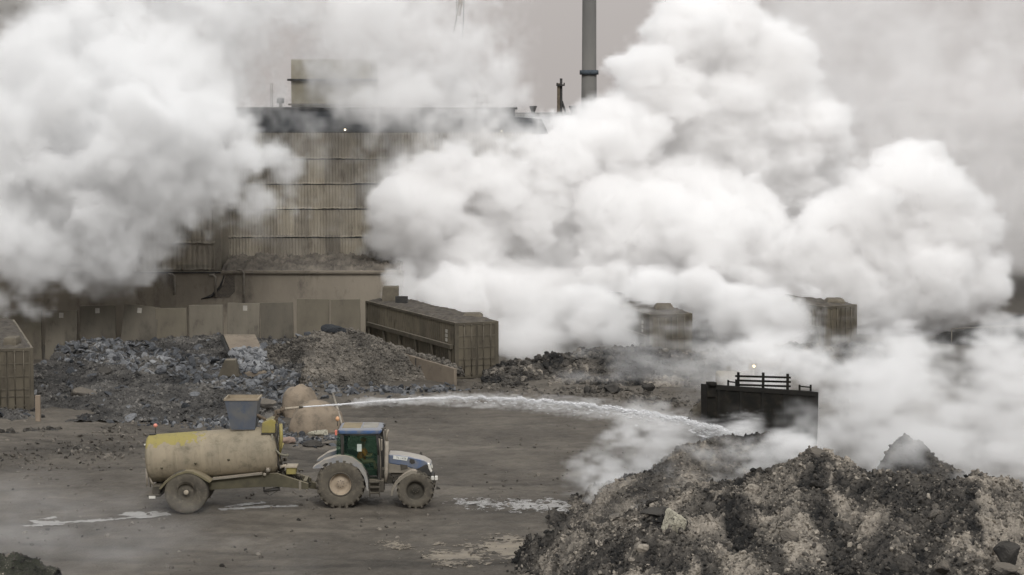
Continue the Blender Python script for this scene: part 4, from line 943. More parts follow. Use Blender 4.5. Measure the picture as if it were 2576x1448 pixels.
# tail fittings
f = MB(); f.tube([Wz(140, 745, YW - .5), Wz(150, 790, YW - .5), Wz(195, 890, YW - .55), Wz(225, 935, YW - .5)], .035, 8); f.tube([Wz(145, 760, YW - .6), Wz(150, 940, YW - .6)], .04, 8); f.tube([Wz(175, 800, YW - .4), Wz(185, 950, YW - .4)], .03, 8); f.build('tail_valve', M_pipeb, tk)
f = MB(); p, q = Wz(215, 930, YW - .6), Wz(300, 1050, YW - .6); f.box((p.x, YW - .75, q.z), (q.x, YW + .75, p.z)); f.build('tail_box', M_dirty, tk, .02)
f = MB(); p, q = Wz(150, 1030, YW - .8), Wz(300, 1050, YW - .8); f.box((p.x, YW - .85, q.z), (q.x, YW + .85, p.z)); bm_ = f.build('tail_bar', M_dirty, tk)
f = MB(); p, q = Wz(170, 1045, YW - .87), Wz(240, 1072, YW - .87); f.box((p.x, YW - .9, q.z), (q.x, YW - .85, p.z)); f.build('reflector', M_clear, bm_)
f = MB(); f.ball(Wz(126, 490, YW - .3), .04, 6); f.build('tail_lamp', M_clear, tk)
p = Wz(240, 345, YW); f = MB(); f.tube([p - Vector((0, 0, .06)), Wz(240, 300, YW)], .014, 6); bs = f.build('beacon_stem', M_blk, tk)
f = MB(); f.ball(Wz(240, 280, YW), .075, 8, (1, 1, .95)); f.build('beacon', srf('pink_lens', (.62, .25, .19), (.55, .2, .15), rough=.25), bs)
f = MB(); p = Wz(210, 372, YW); f.box((p.x - .1, YW - .12, p.z - .05), (p.x + .12, YW + .12, p.z + .02)); f.build('beacon_base', M_blk, tk)
# filling hopper on top of the tank
HYn, HYf, HBn, HBf = YW - .56, YW + .56, YW - .38, YW + .38
tA, tB = at(564, 1005, HYn), at(649, 1005, HYn); bA, bB = at(582, 1078, HBn), at(641, 1076, HBn)
f = MB(); th = .03; zt_, zb_ = tA.z, bA.z - .05
def frus(e): return [(bA.x + e, HBn + e, zb_), (bB.x - e, HBn + e, zb_), (bB.x - e, HBf - e, zb_), (bA.x + e, HBf - e, zb_), (tA.x + e, HYn + e, zt_), (tB.x - e, HYn + e, zt_), (tB.x - e, HYf - e, zt_), (tA.x + e, HYf - e, zt_)]
fs = [(0, 1, 5, 4), (1, 2, 6, 5), (2, 3, 7, 6), (3, 0, 4, 7)]
M_hop = srf('blue_grey_hopper', (.085, .095, .115), (.12, .12, .118), scale=1.6, rough=.7, c3=(.06, .08, .12), s3=2.5, contrast=(.4, .62))
f.add(frus(0), fs); hp = f.build('hopper', M_hop, tk)
f = MB(); f.add(frus(th), [tuple(reversed(q)) for q in fs]); f.build('hopper_lining', srf('muddy_lining', (.26, .21, .145), (.2, .16, .11)), hp)
f = MB(); o_, i_ = frus(-.02)[4:], frus(th + .005)[4:]; f.add([(a, b, z + .01) for a, b, z in o_] + [(a, b, z + .01) for a, b, z in i_] + [(a, b, z - .05) for a, b, z in o_], [(0, 1, 5, 4), (1, 2, 6, 5), (2, 3, 7, 6), (3, 0, 4, 7), (8, 9, 1, 0), (9, 10, 2, 1), (10, 11, 3, 2), (11, 8, 0, 3)]); f.build('hopper_rim', srf('rim_tan', (.3, .25, .18), (.22, .18, .13)), hp)
# gun mount, water gun, pipes and hoses
GYy = YW - .25
f = MB(); f.prism(xz(Wz, [(1392, 364), (1398, 250), (1440, 232), (1500, 205), (1545, 235), (1540, 364)], GYy - .3), GYy - .3, GYy + .45); f.build('gun_mount', M_yel, tk, .03)
f = MB(); p, q = Wz(1390, 362, GYy - .32), Wz(1545, 372, GYy - .32); f.box((p.x, GYy - .36, q.z), (q.x, GYy + .5, p.z)); f.build('mount_shelf', M_blk, tk)
f = MB(); f.tube([Wz(1600, 262, GYy - .2), Wz(1606, 420, GYy - .2), Wz(1590, 560, GYy - .2)], .065, 10); f.tube([Wz(1630, 470, GYy - .2), Wz(1600, 545, GYy - .2), Wz(1575, 640, GYy - .2)], .03, 6); f.build('feed_pipe', M_yel, tk)
f = MB(); f.tube([Wz(1535, 240, GYy - .1), Wz(1560, 190, GYy - .1), Wz(1545, 120, GYy - .1), Wz(1580, 118, GYy - .1), Wz(1640, 100, GYy - .1)], [.07, .06, .06, .055, .05], 10)
f.lathe([(.11, -.03), (.11, .03)], Wz(1552, 170, GYy - .1), (0, 0, 1), 12); f.lathe([(.1, -.03), (.1, .03)], Wz(1612, 106, GYy - .1), (1, 0, .1), 12); f.tube([Wz(1590, 150, GYy - .1), Wz(1640, 80, GYy - .1)], .035, 6); f.box(tuple(Wz(1560, 150, GYy - .25)), tuple(Wz(1600, 105, GYy + .05)))
f.tube([Wz(1320, 190, GYy), Wz(1350, 165, GYy), Wz(1400, 195, GYy), Wz(1440, 215, GYy)], .05, 8); f.tube([Wz(1330, 150, GYy + .1), Wz(1380, 215, GYy + .1)], .04, 6)
gun = f.build('water_gun', srf('rusty_fittings', (.16, .125, .09), (.09, .07, .052), scale=6), tk)
N0, N1 = Wz(1648, 100, GYy - .1), Wz(1842, 78, GYy - .1)
f = MB(); f.tube([N0, N0.lerp(N1, .8)], [.05, .038], 12); f.build('barrel', M_hub, gun)
f = MB(); f.tube([N0.lerp(N1, .78), N0.lerp(N1, .98), N1], [.05, .042, .03], 12); f.build('nozzle_tip', M_dirty, gun)
f = MB(); f.tube([Wz(1505, 372, GYy - .35), Wz(1512, 450, GYy - .35), Wz(1540, 540, GYy - .4), Wz(1590, 590, GYy - .4), Wz(1640, 603, GYy - .4), Wz(1672, 602, GYy - .4)], .036, 8); f.ball(Wz(1672, 602, GYy - .4), .055, 6); f.build('hose', srf('pale_hose', (.2, .185, .14), (.13, .12, .09)), tk)
f = MB(); f.tube([Wz(1548, 260, GYy - .3), Wz(1560, 330, GYy - .32), Wz(1540, 400, GYy - .34), Wz(1575, 520, GYy - .3), Wz(1570, 700, GYy - .2), Wz(1600, 780, GYy - .1)], .03, 8); f.tube([Wz(1580, 250, GYy - .2), Wz(1562, 420, GYy - .2), Wz(1600, 640, GYy - .2), Wz(1640, 790, GYy)], .022, 8); f.build('hose', M_rub, tk)
# pump and front clutter
PYy = YW - .2
f = MB(); p, q = Wz(1668, 722, PYy), Wz(1770, 798, PYy); f.box((p.x, PYy - .25, q.z), (q.x, PYy + .25, p.z)); pm = f.build('pump_box', M_yel, tk, .02)
f = MB(); p, q = Wz(1655, 708, PYy), Wz(1785, 724, PYy); f.box((p.x, PYy - .3, q.z), (q.x, PYy + .3, p.z)); f.build('pump_lid', M_hub, pm)
f = MB(); f.tube([Wz(1600, 735, PYy - .2), Wz(1630, 720, PYy - .2), Wz(1665, 715, PYy - .2)], .055, 8); f.build('elbow_pipe', M_hub, tk)
f = MB(); g_ = np.random.default_rng(12)
for k in range(22):
    p = Wz(g_.uniform(1580, 1860), g_.uniform(760, 850), PYy + g_.uniform(-.2, .3)); q = p + Vector((g_.uniform(-.2, .25), g_.uniform(-.1, .1), g_.uniform(-.25, .1))); f.tube([p, (p + q) / 2 + Vector((0, -.05, .06)), q], g_.uniform(.014, .035), 6)
for k in range(8): p = Wz(g_.uniform(1590, 1700), g_.uniform(640, 830), PYy); f.box(p - Vector((.05, .08, .06)), p + Vector((.05, .08, .06)))
f.build('pipework', M_dirty, tk)
f = MB(); f.lathe([(.1, -.05), (.1, .05)], Wz(1462, 765, YW - .7), (0, 1, 0), 14); f.ball(Wz(1462, 765, YW - .76), .08, 6, (1, .5, 1)); f.ball(Wz(1425, 812, YW - .72), .06, 6, (1, .5, 1)); f.build('sight_glass', M_grey, tk)
f = MB(); ya = YW + .2
f.tube([Wz(1800, 830, ya), Wz(1860, 900, ya - .1), Wz(1990, 905, YT - .2), Wz(2160, 880, YT)], .022, 6); f.tube([Wz(1780, 850, ya), Wz(1880, 935, ya), Wz(2040, 900, YT), Wz(2180, 905, YT)], .022, 6); f.build('hydraulic_hose', M_rub, tk)
# folded stand leg under the beam
f = MB(); p, q = Wz(1415, 945, YW - .5), Wz(1595, 1000, YW - .5); f.tube([Wz(1418, 950, YW - .5), Wz(1420, 1000, YW - .5), Wz(1430, 1005, YW - .5)], .03, 6); f.tube([Wz(1415, 992, YW - .5), Wz(1590, 965, YW - .5)], [.045, .075], 8); f.tube([Wz(1430, 1010, YW - .5), Wz(1480, 1040, YW - .5), Wz(1570, 985, YW - .5)], .012, 5); f.build('stand_leg', M_blk, tk)

# ---------------------------------------------------------------- wheel loader in the steam
LY = 82.0
lx = X_(1925, LY)
ld = thing('wheel_loader', 'dark wheel loader facing out of the steam with a black bucket and slatted spill guard', 'loader', (lx, LY, 0))
M_bkt = srf('scorched_bucket_steel', (.010, .010, .009), (.018, .016, .013), scale=2, rough=.8, c3=(.03, .026, .02), s3=4, spec=.1)
M_worn = srf('worn_bucket_steel', (.011, .0105, .0095), (.017, .0155, .013), scale=4, rough=.75, spec=.15)
M_lyel = srf('loader_dusty_tan', (.30, .265, .21), (.24, .21, .165), dust=(.25, .22, .17))
bx0, bx1 = X_(1785, 81), X_(2062, 81)
prof = [(80.9, 3.58), (80.95, 2.6), (81.05, 1.75), (81.4, 1.2), (82.1, 1.0), (82.9, 1.2), (83.5, 1.9), (83.75, 2.8), (83.75, 3.25)]
def bslant(x): return -.28 * (x - bx0) / (bx1 - bx0)
f = MB(); th = .06; k = len(prof); vs = []
for x in (bx0, bx1):
    for y, z in prof: vs.append((x, y, z + bslant(x)))
for x in (bx0 + th, bx1 - th):
    for i, (y, z) in enumerate(prof): vs.append((x, y + (82.3 - y) * .06, z + (3.4 - z) * .06 + bslant(x)))
fs = [(i, k + i, k + i + 1, i + 1) for i in range(k - 1)] + [(2 * k + i, 2 * k + i + 1, 3 * k + i + 1, 3 * k + i) for i in range(k - 1)] + [(0, 2 * k, 3 * k, k), (k - 1, 2 * k - 1, 4 * k - 1, 3 * k - 1)]
f.add(vs, fs)
bk_ = f.build('bucket', M_bkt, ld)
for x in (bx0 - .03, bx1 - .03):
    f = MB(); pts = [(y, z + bslant(x)) for y, z in prof]; n = len(pts); vs = [(x, y, z) for y, z in pts] + [(x + .06, y, z) for y, z in pts]
    f.add(vs, [tuple(range(n)), tuple(range(2 * n - 1, n - 1, -1))] + [((i + 1) % n, i, n + i, n + (i + 1) % n) for i in range(n)]); f.build('bucket_cheek', M_bkt, bk_)
f = MB(); f.box((bx0 - .06, 80.84, 3.1), (bx0 + .28, 81.3, 3.66)); f.tube([(bx0 + .02, 80.8, 3.62), (bx0 + .3, 80.8, 3.6)], .1, 8)
f.build('bucket_corner', M_bkt, bk_, .03)
for k in range(5):
    f = MB(); x = bx0 + .35 + k * (bx1 - bx0 - .8) / 4; f.add([(x + dx_, y - .035, z + bslant(x)) for dx_ in (0, .1) for y, z in prof[:5]] + [(x + dx_, y + .01, z + bslant(x)) for dx_ in (0, .1) for y, z in prof[:5]], [(i, i + 1, i + 6, i + 5) for i in range(4)] + [(10 + i, i, 5 + i - 5 + 1, 11 + i) for i in range(4)] + [(5 + i, 15 + i, 16 + i, 6 + i) for i in range(4)]); f.build('wear_strip', M_worn, bk_)
f = MB(); f.add([(bx0, 80.86, 3.42), (bx1, 80.86, 3.42 - .28), (bx1, 80.86, 3.585 - .28), (bx0, 80.86, 3.585), (bx0, 80.92, 3.42), (bx1, 80.92, 3.42 - .28), (bx1, 80.92, 3.585 - .28), (bx0, 80.92, 3.585)], [(0, 1, 2, 3), (7, 6, 5, 4), (0, 4, 5, 1), (3, 2, 6, 7), (0, 3, 7, 4), (1, 5, 6, 2)]); f.build('cutting_edge', M_worn, bk_)
gx0, gx1 = X_(1857, 83.8), X_(1990, 83.8)
f = MB()
def gzv(v): return Z_(v, 83.8)
for v in (946, 957, 968): f.add([(gx0 - .06, 83.7, gzv(v + 2.5)), (gx1 + .06, 83.7, gzv(v + 6.5)), (gx1 + .06, 83.7, gzv(v + 2)), (gx0 - .06, 83.7, gzv(v - 2)), (gx0 - .06, 83.8, gzv(v + 2.5)), (gx1 + .06, 83.8, gzv(v + 6.5)), (gx1 + .06, 83.8, gzv(v + 2)), (gx0 - .06, 83.8, gzv(v - 2))], [(0, 1, 2, 3), (7, 6, 5, 4), (0, 4, 5, 1), (3, 2, 6, 7), (0, 3, 7, 4), (1, 5, 6, 2)])
for u, v in ((1861, 937), (1924, 938), (1986, 941)): x = X_(u, 83.8); f.box((x - .045, 83.66, 2.9), (x + .045, 83.84, gzv(v)))
f.build('spill_guard', M_bkt, bk_)
for u0, u1, v0, v1 in ((1833, 1857, 958, 975), (2014, 2046, 970, 984)):
    f = MB(); a, b = X_(u0, 83.8), X_(u1, 83.8); za, zb_ = gzv(v0), gzv(v0 + 3)
    f.add([(a, 83.7, za - .05), (b, 83.7, zb_ - .05), (b, 83.7, zb_), (a, 83.7, za), (a, 83.76, za - .05), (b, 83.76, zb_ - .05), (b, 83.76, zb_), (a, 83.76, za)], [(0, 1, 2, 3), (7, 6, 5, 4), (0, 4, 5, 1), (3, 2, 6, 7), (0, 3, 7, 4), (1, 5, 6, 2)])
    for x in (a, b - .06): f.box((x, 83.68, 2.9), (x + .07, 83.78, za + .03))
    f.build('edge_rail', M_bkt, bk_)
for sx in (-.7, .7):
    f = MB(); f.tube([(lx + sx, 83.6, 1.9), (lx + sx, 85.0, 2.3), (lx + sx, 86.6, 2.2)], [.16, .22, .2], 8); f.build('lift_arm', M_lyel, ld)
f = MB(); f.box((lx - .85, 85.3, .9), (lx + .85, 87.4, 1.7)); f.box((lx - 1.0, 87.0, .9), (lx + 1.0, 92.2, 2.1)); f.build('body', M_lyel, ld, .06)
f = MB(); f.box((lx - .9, 89.2, 2.1), (lx + .9, 92.0, 2.75)); f.build('engine_cover', M_lyel, ld, .1)
cx0, cx1, cyy = X_(1897, 88), X_(1962, 88), 87.2
zr_ = Z_(906, 88)
f = MB(); f.box((cx0 - .1, cyy - .2, zr_ - .16), (cx1 + .1, cyy + 1.7, zr_)); lr = f.build('cab_roof', srf('loader_roof_white', (.45, .43, .39), (.38, .36, .32)), ld, .05)
f = MB()
for x in (cx0, cx1 - .08):
    for y in (cyy, cyy + 1.5): f.box((x, y, 2.1), (x + .08, y + .08, zr_ - .165))
f.box((cx0, cyy, 2.0), (cx1, cyy + 1.58, 2.3)); f.build('cab_frame', M_lyel, ld)
f = MB(); f.box((cx0 + .08, cyy + .03, 2.3), (cx1 - .08, cyy + .05, zr_ - .17)); f.build('windscreen', srf('dusty_windscreen', (.25, .24, .22), (.18, .17, .155), rough=.3), ld)
f = MB(); f.ball(at(1897, 922, 86.9), .055, 6); f.build('headlight', lamp('headlight_glow', (1, .74, .38), 7), ld)
f = MB(); p = at(1897, 922, 87.0); f.box((p.x - .22, p.y, p.z - .14), (p.x + .14, p.y + .2, p.z + .12)); f.build('headlight_housing', srf('headlight_ochre', (.24, .17, .09)), ld)
f = MB(); p = at(1834, 930, 87.2); f.box((p.x - .1, p.y, p.z - .08), (p.x + .08, p.y + .08, p.z + .12)); f.tube([p, at(1852, 934, 87.2), (cx0, 87.3, zr_ - .6)], .03, 6); f.build('mirror', M_grey, ld)
f = MB(); f.lathe([(.06, 0), (.05, .12), (1e-3, .14)], ((cx0 + cx1) / 2, cyy + .5, zr_), (0, 0, 1), 10); f.build('roof_beacon', M_hub, lr)
for x in (lx - 1.35, lx + 1.35):
    for y in (85.9, 90.2):
        wheel(ld, (x, y, .85), .86, .6, .4, M_rimd, 16, -1)
# ================================================================== heaps, rubble, rocks
M_slag = heap_material('slag', (.016, .0155, .015), (.088, .079, .068), (.32, .283, .235))
M_blueheap = heap_material('debris', (.02, .0198, .02), (.07, .066, .061), (.19, .178, .162))
M_cone = heap_material('gravel_cone', (.03, .0275, .024), (.10, .09, .077), (.21, .187, .157))
M_bluerock = heap_material('blue_stone', (.028, .03, .033), (.085, .088, .094), (.23, .232, .235), .5)
M_rock = srf('grey_rock', (.09, .08, .068), (.045, .041, .037), scale=1.5, rough=.9, bump=.6, bscale=5, c3=(.15, .13, .105), s3=4, dust=(.15, .13, .105), dust_amt=.5)
M_rockd = srf('dark_rock', (.022, .021, .02), (.04, .037, .033), scale=1.5, rough=.9, bump=.6, bscale=5, dust=(.06, .054, .046), dust_amt=.5)
M_pale = srf('pale_rock', (.36, .34, .27), (.27, .25, .195), scale=1.5, rough=.85, bump=.5, bscale=4, c3=(.16, .145, .11), s3=2.2)
cracks(M_pale)
M_pink = srf('pink_rock', (.27, .19, .155), (.2, .15, .12), scale=2, rough=.9, bump=.3)
M_dome = srf('tan_skull', (.235, .188, .138), (.165, .134, .10), scale=1.1, rough=.9, bump=.6, bscale=5, c3=(.10, .083, .064), s3=2.2)
def W2(u, v, Y): p = at(u, v, Y); return (p.x, p.y, p.z)
def G2(u, v): p = gnd(u, v); return (p.x, p.y)

# debris along the slabs
hd_ = Heap('debris_heap', 'long low heap of blue grey broken debris below the leaning concrete slabs', X_(60, 108), X_(760, 108), 95.5, 119.2, .12,
    [((X_(60, 117), 117, .55), (X_(290, 117), 117, .75), .045), ((X_(290, 117.5), 117.5, .8), (X_(420, 117.5), 117.5, 1.15), .06), ((X_(420, 117.5), 117.5, 1.15), (X_(700, 117), 117, 1.3), .07), ((X_(470, 107), 107, .55), (X_(640, 108), 108, .85), .14), ((X_(400, 100.5), 100.5, .35), (X_(560, 104), 104, .75), .16), ((X_(560, 102), 102, .5), (X_(700, 104), 104, .6), .16), ((X_(120, 104), 104, .35), (X_(300, 106), 106, .45), .1)], M_blueheap, 31, rough=.14, base_tone=.42, tone_noise=.22)
hd_.scatter('rubble', 'fine grey rubble strewn over the debris heap', 17000, .025, .13, M_blueheap, 32, power=1.5, dtone=.1)
hd_.scatter('rubble', 'flat broken blue grey slabs spilling down the debris heap', 1500, .08, .34, M_bluerock, 33, fine=False, flat=.42, tilt=.5, power=1.2, where=lambda x, y: np.abs((x - X_(590, 106)) * .8 + (y - 106) * .75 + 0) < 2.6, dtone=.12)
hd_.scatter('rubble', 'larger broken stones lying about the debris heap', 220, .1, .42, M_bluerock, 34, fine=False, flat=.55, tilt=.6, power=1.5, dtone=-.02)
# gravel cone
hc_ = Heap('gravel_cone', 'grey gravel cone piled against the slabs left of the long container', X_(600, 108), X_(1100, 108), 101.5, 118.5, .1,
    [(W2(800, 838, 112), W2(880, 832, 112.5), .52), (W2(920, 850, 113), W2(1000, 905, 112), .5), (W2(760, 860, 111), W2(700, 880, 112), .45)], M_cone, 41, rough=.1, base_tone=.54, tones=[(G2(720, 1030), (.8, 1.2), .12), ((X_(740, 109), 109.5), (.5, .9), .1), ((X_(760, 111), 111), (.8, .5), .15)])
hc_.scatter('rubble', 'loose gravel covering the cone heap', 18000, .025, .13, M_cone, 42, power=1.6, dtone=.05)
hc_.scatter('rubble', 'stones rolled to the foot of the gravel cone', 700, .08, .3, M_bluerock, 43, fine=False, flat=.6, where=lambda x, y: y < 107.5, power=1.2, dtone=0)
# berm along the right
hb_ = Heap('slag_berm', 'dark slag berm smoking in front of the far containers', X_(1220, 112), X_(2330, 112), 103.5, 119, .13,
    [(W2(1285, 905, 112), W2(1480, 893, 113), .5), (W2(1480, 893, 113), W2(1640, 884, 113), .5), (W2(1640, 884, 113), W2(1900, 878, 114), .5), (W2(1900, 878, 114), W2(2160, 868, 115), .5), (W2(2160, 868, 115), W2(2400, 880, 115), .5), (W2(1200, 950, 109.5), W2(1260, 935, 110), .4), (W2(1300, 962, 108.5), W2(1760, 955, 108.8), .22)], M_slag, 51, rough=.16, base_tone=.27, tone_noise=.3)
hb_.scatter('rubble', 'slag rubble along the berm', 11000, .03, .22, M_slag, 52, power=1.5, dtone=.06)
hb_.scatter('rubble', 'tan rubble at the berm foot by the long container', 1600, .05, .24, M_cone, 53, power=1.3, where=lambda x, y: (y < 110) & (x < X_(1500, 108)), dtone=.12)
# low mound at the frame's left
hl_ = Heap('mud_mound', 'dark scrap strewn mound in front of the cropped container', X_(-80, 93), X_(330, 93), 84, 99, .12,
    [(W2(-40, 1090, 92), W2(120, 1080, 93), .3), (W2(120, 1095, 92), W2(200, 1115, 91), .25), (W2(0, 1140, 88.5), W2(140, 1155, 88.5), .2)], M_blueheap, 61, rough=.09, base_tone=.3, tone_noise=.25)
hl_.scatter('rubble', 'rubble scattered on the low mound by the frame edge', 6000, .025, .16, M_cone, 62, power=1.6, dtone=-.08)
hl2 = Heap('soil_heap', 'dark mossy heap corner at the bottom edge below the mist', X_(-120, 61.2), X_(122, 61.2), 58, 63.5, .07, [(W2(-80, 1380, 61.2), W2(40, 1402, 61.2), .62), (W2(40, 1402, 61.2), W2(106, 1434, 61.2), .75)], heap_material('mossy', (.012, .013, .009), (.035, .036, .026), (.075, .072, .055)), 65, rough=.05, base_tone=.4)
hl2.scatter('rubble', 'crumbs of soil on the mossy heap corner', 2500, .015, .06, M_slag, 66, dtone=-.1)

# front heaps on the right
hB = Heap('slag_heap', 'smoking slag heap right under the end of the water jet', X_(1380, 73), X_(2260, 73), 66.5, 80, .08,
    [(W2(1800, 1104, 73.5), W2(1930, 1098, 73.5), .62), (W2(1930, 1098, 73.5), W2(2030, 1122, 73.5), .6), (W2(1760, 1122, 73), W2(1690, 1165, 71.5), .6), (W2(1650, 1198, 71), W2(1590, 1235, 70), .6)], M_slag, 81, rough=.09, base_tone=.44, tones=[((X_(1850, 72), 72.2), (2.6, .9), .5), ((X_(2000, 73), 73.3), (.8, .5), .1)], slope_noise=.3)
hB.scatter('rubble', 'gravel and clinker on the smoking heap', 16000, .02, .09, M_slag, 82, power=1.7, dtone=.06)
tan = lambda u, v, Y, r: ((at(u, v, Y).x, Y), r, .78)
blk = lambda u, v, Y, r: ((at(u, v, Y).x, Y), r, .15)
hF = Heap('slag_heap', 'big black and tan slag heap with a rounded crest filling the bottom corner', X_(1240, 65), X_(2760, 52), 51, 69.5, .065,
    [(W2(2060, 1145, 61.5), W2(2040, 1150, 61), .68), (W2(2060, 1150, 61.5), W2(1905, 1180, 62.5), .62), (W2(2090, 1155, 61), W2(2210, 1200, 60.5), .66), (W2(2210, 1200, 60.5), W2(2370, 1226, 60), .66),
     (W2(2370, 1226, 60), W2(2455, 1198, 59.5), .66), (W2(2460, 1196, 59.5), W2(2560, 1222, 59), .66), (W2(2560, 1222, 59), W2(2740, 1250, 58), .66),
     (W2(1905, 1185, 62.5), W2(1780, 1225, 63), .58), (W2(1780, 1225, 63), W2(1700, 1265, 63.5), .56), (W2(1646, 1290, 60), W2(1660, 1300, 59.4), .8), (W2(1650, 1292, 60), W2(1575, 1350, 60), .7),
     (W2(1700, 1270, 63), W2(1620, 1298, 65.5), .55), (W2(1620, 1298, 65.5), W2(1550, 1335, 65.5), .55), (W2(1540, 1350, 64.5), W2(1490, 1405, 63.3), .55),
     (W2(2050, 1180, 61), W2(1960, 1390, 56.4), .55), (W2(2250, 1215, 60), W2(2230, 1420, 55), .55), (W2(2455, 1205, 59), W2(2430, 1400, 55), .55), (W2(1870, 1210, 62), W2(1750, 1400, 57.5), .5)], M_slag, 91, rough=.13, base_tone=.47, tone_noise=.42, slope_noise=.35, smooth=.15,
    slides=[([(1420, 1360), (1380, 1440)], .9, .62), ([(1560, 1270), (1480, 1340)], .7, .5), ([(1650, 1215), (1760, 1200)], .5, .62), ([(1911, 1215), (1900, 1260), (1960, 1330), (2010, 1400)], .75, .82), ([(1760, 1318), (1830, 1380), (1900, 1440)], .62, .80),
            ([(2100, 1190), (2140, 1250), (2170, 1310)], .85, .82), ([(2150, 1320), (2130, 1350)], .4, .6), ([(2500, 1225), (2520, 1290), (2540, 1400)], 1.05, .78), ([(2440, 1200), (2470, 1220)], .4, .7), ([(2380, 1440), (2480, 1430)], .5, .6), ([(2060, 1142), (2075, 1150)], .35, .7),
            ([(2230, 1205), (2320, 1260), (2340, 1340), (2300, 1420)], 1.0, .13), ([(2400, 1225), (2400, 1300)], .5, .13), ([(2060, 1165), (2036, 1230), (2085, 1320), (2150, 1400)], .36, .13), ([(2200, 1400), (2080, 1440)], .6, .13), ([(1796, 1272), (1860, 1320), (1930, 1400)], .42, .13), ([(1900, 1275), (1980, 1265)], .18, .2),
            ([(1640, 1300), (1590, 1350), (1540, 1430)], .55, .13), ([(1660, 1380), (1700, 1440)], .5, .13), ([(1940, 1180), (1860, 1215)], .22, .13), ([(1770, 1400), (1790, 1440)], .3, .13), ([(1310, 1440), (1400, 1320)], .25, .2)])
hF.scatter('rubble', 'fine clinker gravel all over the big slag heap', 60000, .012, .05, M_slag, 92, power=1.3, dtone=.03, var=.22)
hF.scatter('rubble', 'fist sized slag stones on the big slag heap', 14000, .03, .11, M_slag, 93, power=1.5, dtone=.05, fine=False, var=.24)
hF.scatter('rubble', 'large slag lumps half sunk in the big slag heap', 240, .1, .3, M_slag, 94, power=1.3, fine=False, flat=.85)
hR = Heap('slag_heap', 'distant dark slag knoll looming through mist behind the big heap', X_(2120, 79), X_(2560, 79), 75, 83, .09, [(W2(2252, 1116, 79.2), W2(2280, 1104, 79.2), 2.8), (W2(2280, 1104, 79.2), W2(2318, 1110, 79.2), 2.8), (W2(2285, 1106, 80.2), W2(2310, 1106, 80.6), 2.8), (W2(2325, 1142, 79), W2(2440, 1195, 78.8), 1.2)], M_slag, 96, rough=.05, base_tone=.3, smooth=.3)
hR.scatter('rubble', 'clinker crumbs on the distant knoll', 2500, .02, .1, M_slag, 97)

# rubble behind the low wall, and heaped round the container feet
g = np.random.default_rng(5); n = 420; t = g.random(n)
A_, B_ = np.array(front[1][:]), np.array(front[2][:]); nv = np.array(nrm.normalized()[:])
pos = A_ + (B_ - A_) * t[:, None] + nv * g.uniform(.2, .55, n)[:, None]; pos[:, 2] += g.uniform(-.25, .12, n) - .5 * np.clip(.25 - t, 0, 1)
rubble('rubble', pos, g.uniform(.06, .22, n), g.uniform(.35, .7, n), M_cone, 6, fine=False, label='grey rubble packed behind the low pinkish wall', cat='rubble')
# pebbles over the yard
g = np.random.default_rng(15); n = 9000; uu, vv = g.uniform(-20, 2300, n), 985 + 463 * g.random(n) ** 1.4
P = np.array([gnd(u, v)[:] for u, v in zip(uu, vv)]); cl = np.sin(P[:, 0] * .7 + 2 * np.sin(P[:, 1] * .5)) + g.normal(0, .7, n); P = P[cl > .35]
P[:, 2] = gz(P[:, 0], P[:, 1]) + .004
sz = .012 + .1 * g.random(len(P)) ** 5
rubble('gravel', P, sz, g.uniform(.2, .85, len(P)), M_cone, 16, label='pebbles and crumbs scattered over the muddy yard', cat='gravel')
# stones along the foot of the debris and round the two domes
def foot(us, n, smin, smax, m, seed, label, spread=9):
    g = np.random.default_rng(seed); k = g.integers(0, len(us), n); P = np.array([gnd(us[i][0] + g.normal(0, us[i][2]), us[i][1] + g.normal(0, us[i][3]))[:] for i in k])
    sz = smin + (smax - smin) * g.random(n) ** 2.5; P[:, 2] = gz(P[:, 0], P[:, 1]) + sz * .15
    return rubble('rubble', P, sz, g.uniform(.15, .75, n), m, seed, fine=False, flat=.6, tilt=.6, label=label, cat='rubble')
foot([(740, 1105, 16, 9), (790, 1112, 20, 7), (840, 1110, 12, 6), (700, 1090, 14, 10), (690, 1040, 20, 16)], 520, .03, .2, M_bluerock, 17, 'broken stones piled round the foot of the two tan domes')
foot([(400, 1055, 40, 8), (480, 1040, 50, 12), (560, 1060, 40, 14), (620, 1050, 30, 14)], 1100, .03, .2, M_bluerock, 18, 'blue grey stones spilled from the debris heap onto the mud')
foot([(850, 985, 40, 8), (930, 985, 50, 7), (1000, 985, 30, 5), (1100, 980, 40, 5)], 420, .04, .26, M_bluerock, 19, 'dark stones scattered before the low wall and gravel cone')
foot([(1400, 985, 60, 8), (1500, 985, 50, 8), (1600, 1000, 60, 10), (1680, 1010, 50, 10), (1250, 970, 50, 8)], 800, .03, .2, M_cone, 20, 'tan rubble spread before the smoking berm')
foot([(1370, 1400, 22, 25), (1430, 1340, 18, 20), (1330, 1440, 22, 12), (1470, 1300, 18, 12)], 700, .02, .14, M_slag, 22, 'clinker fallen at the foot of the big slag heap')
foot([(180, 1130, 60, 14), (60, 1160, 60, 14), (250, 1150, 40, 14), (300, 1100, 40, 20)], 600, .02, .14, M_cone, 23, 'crumbs of stone on the mud near the low mound')

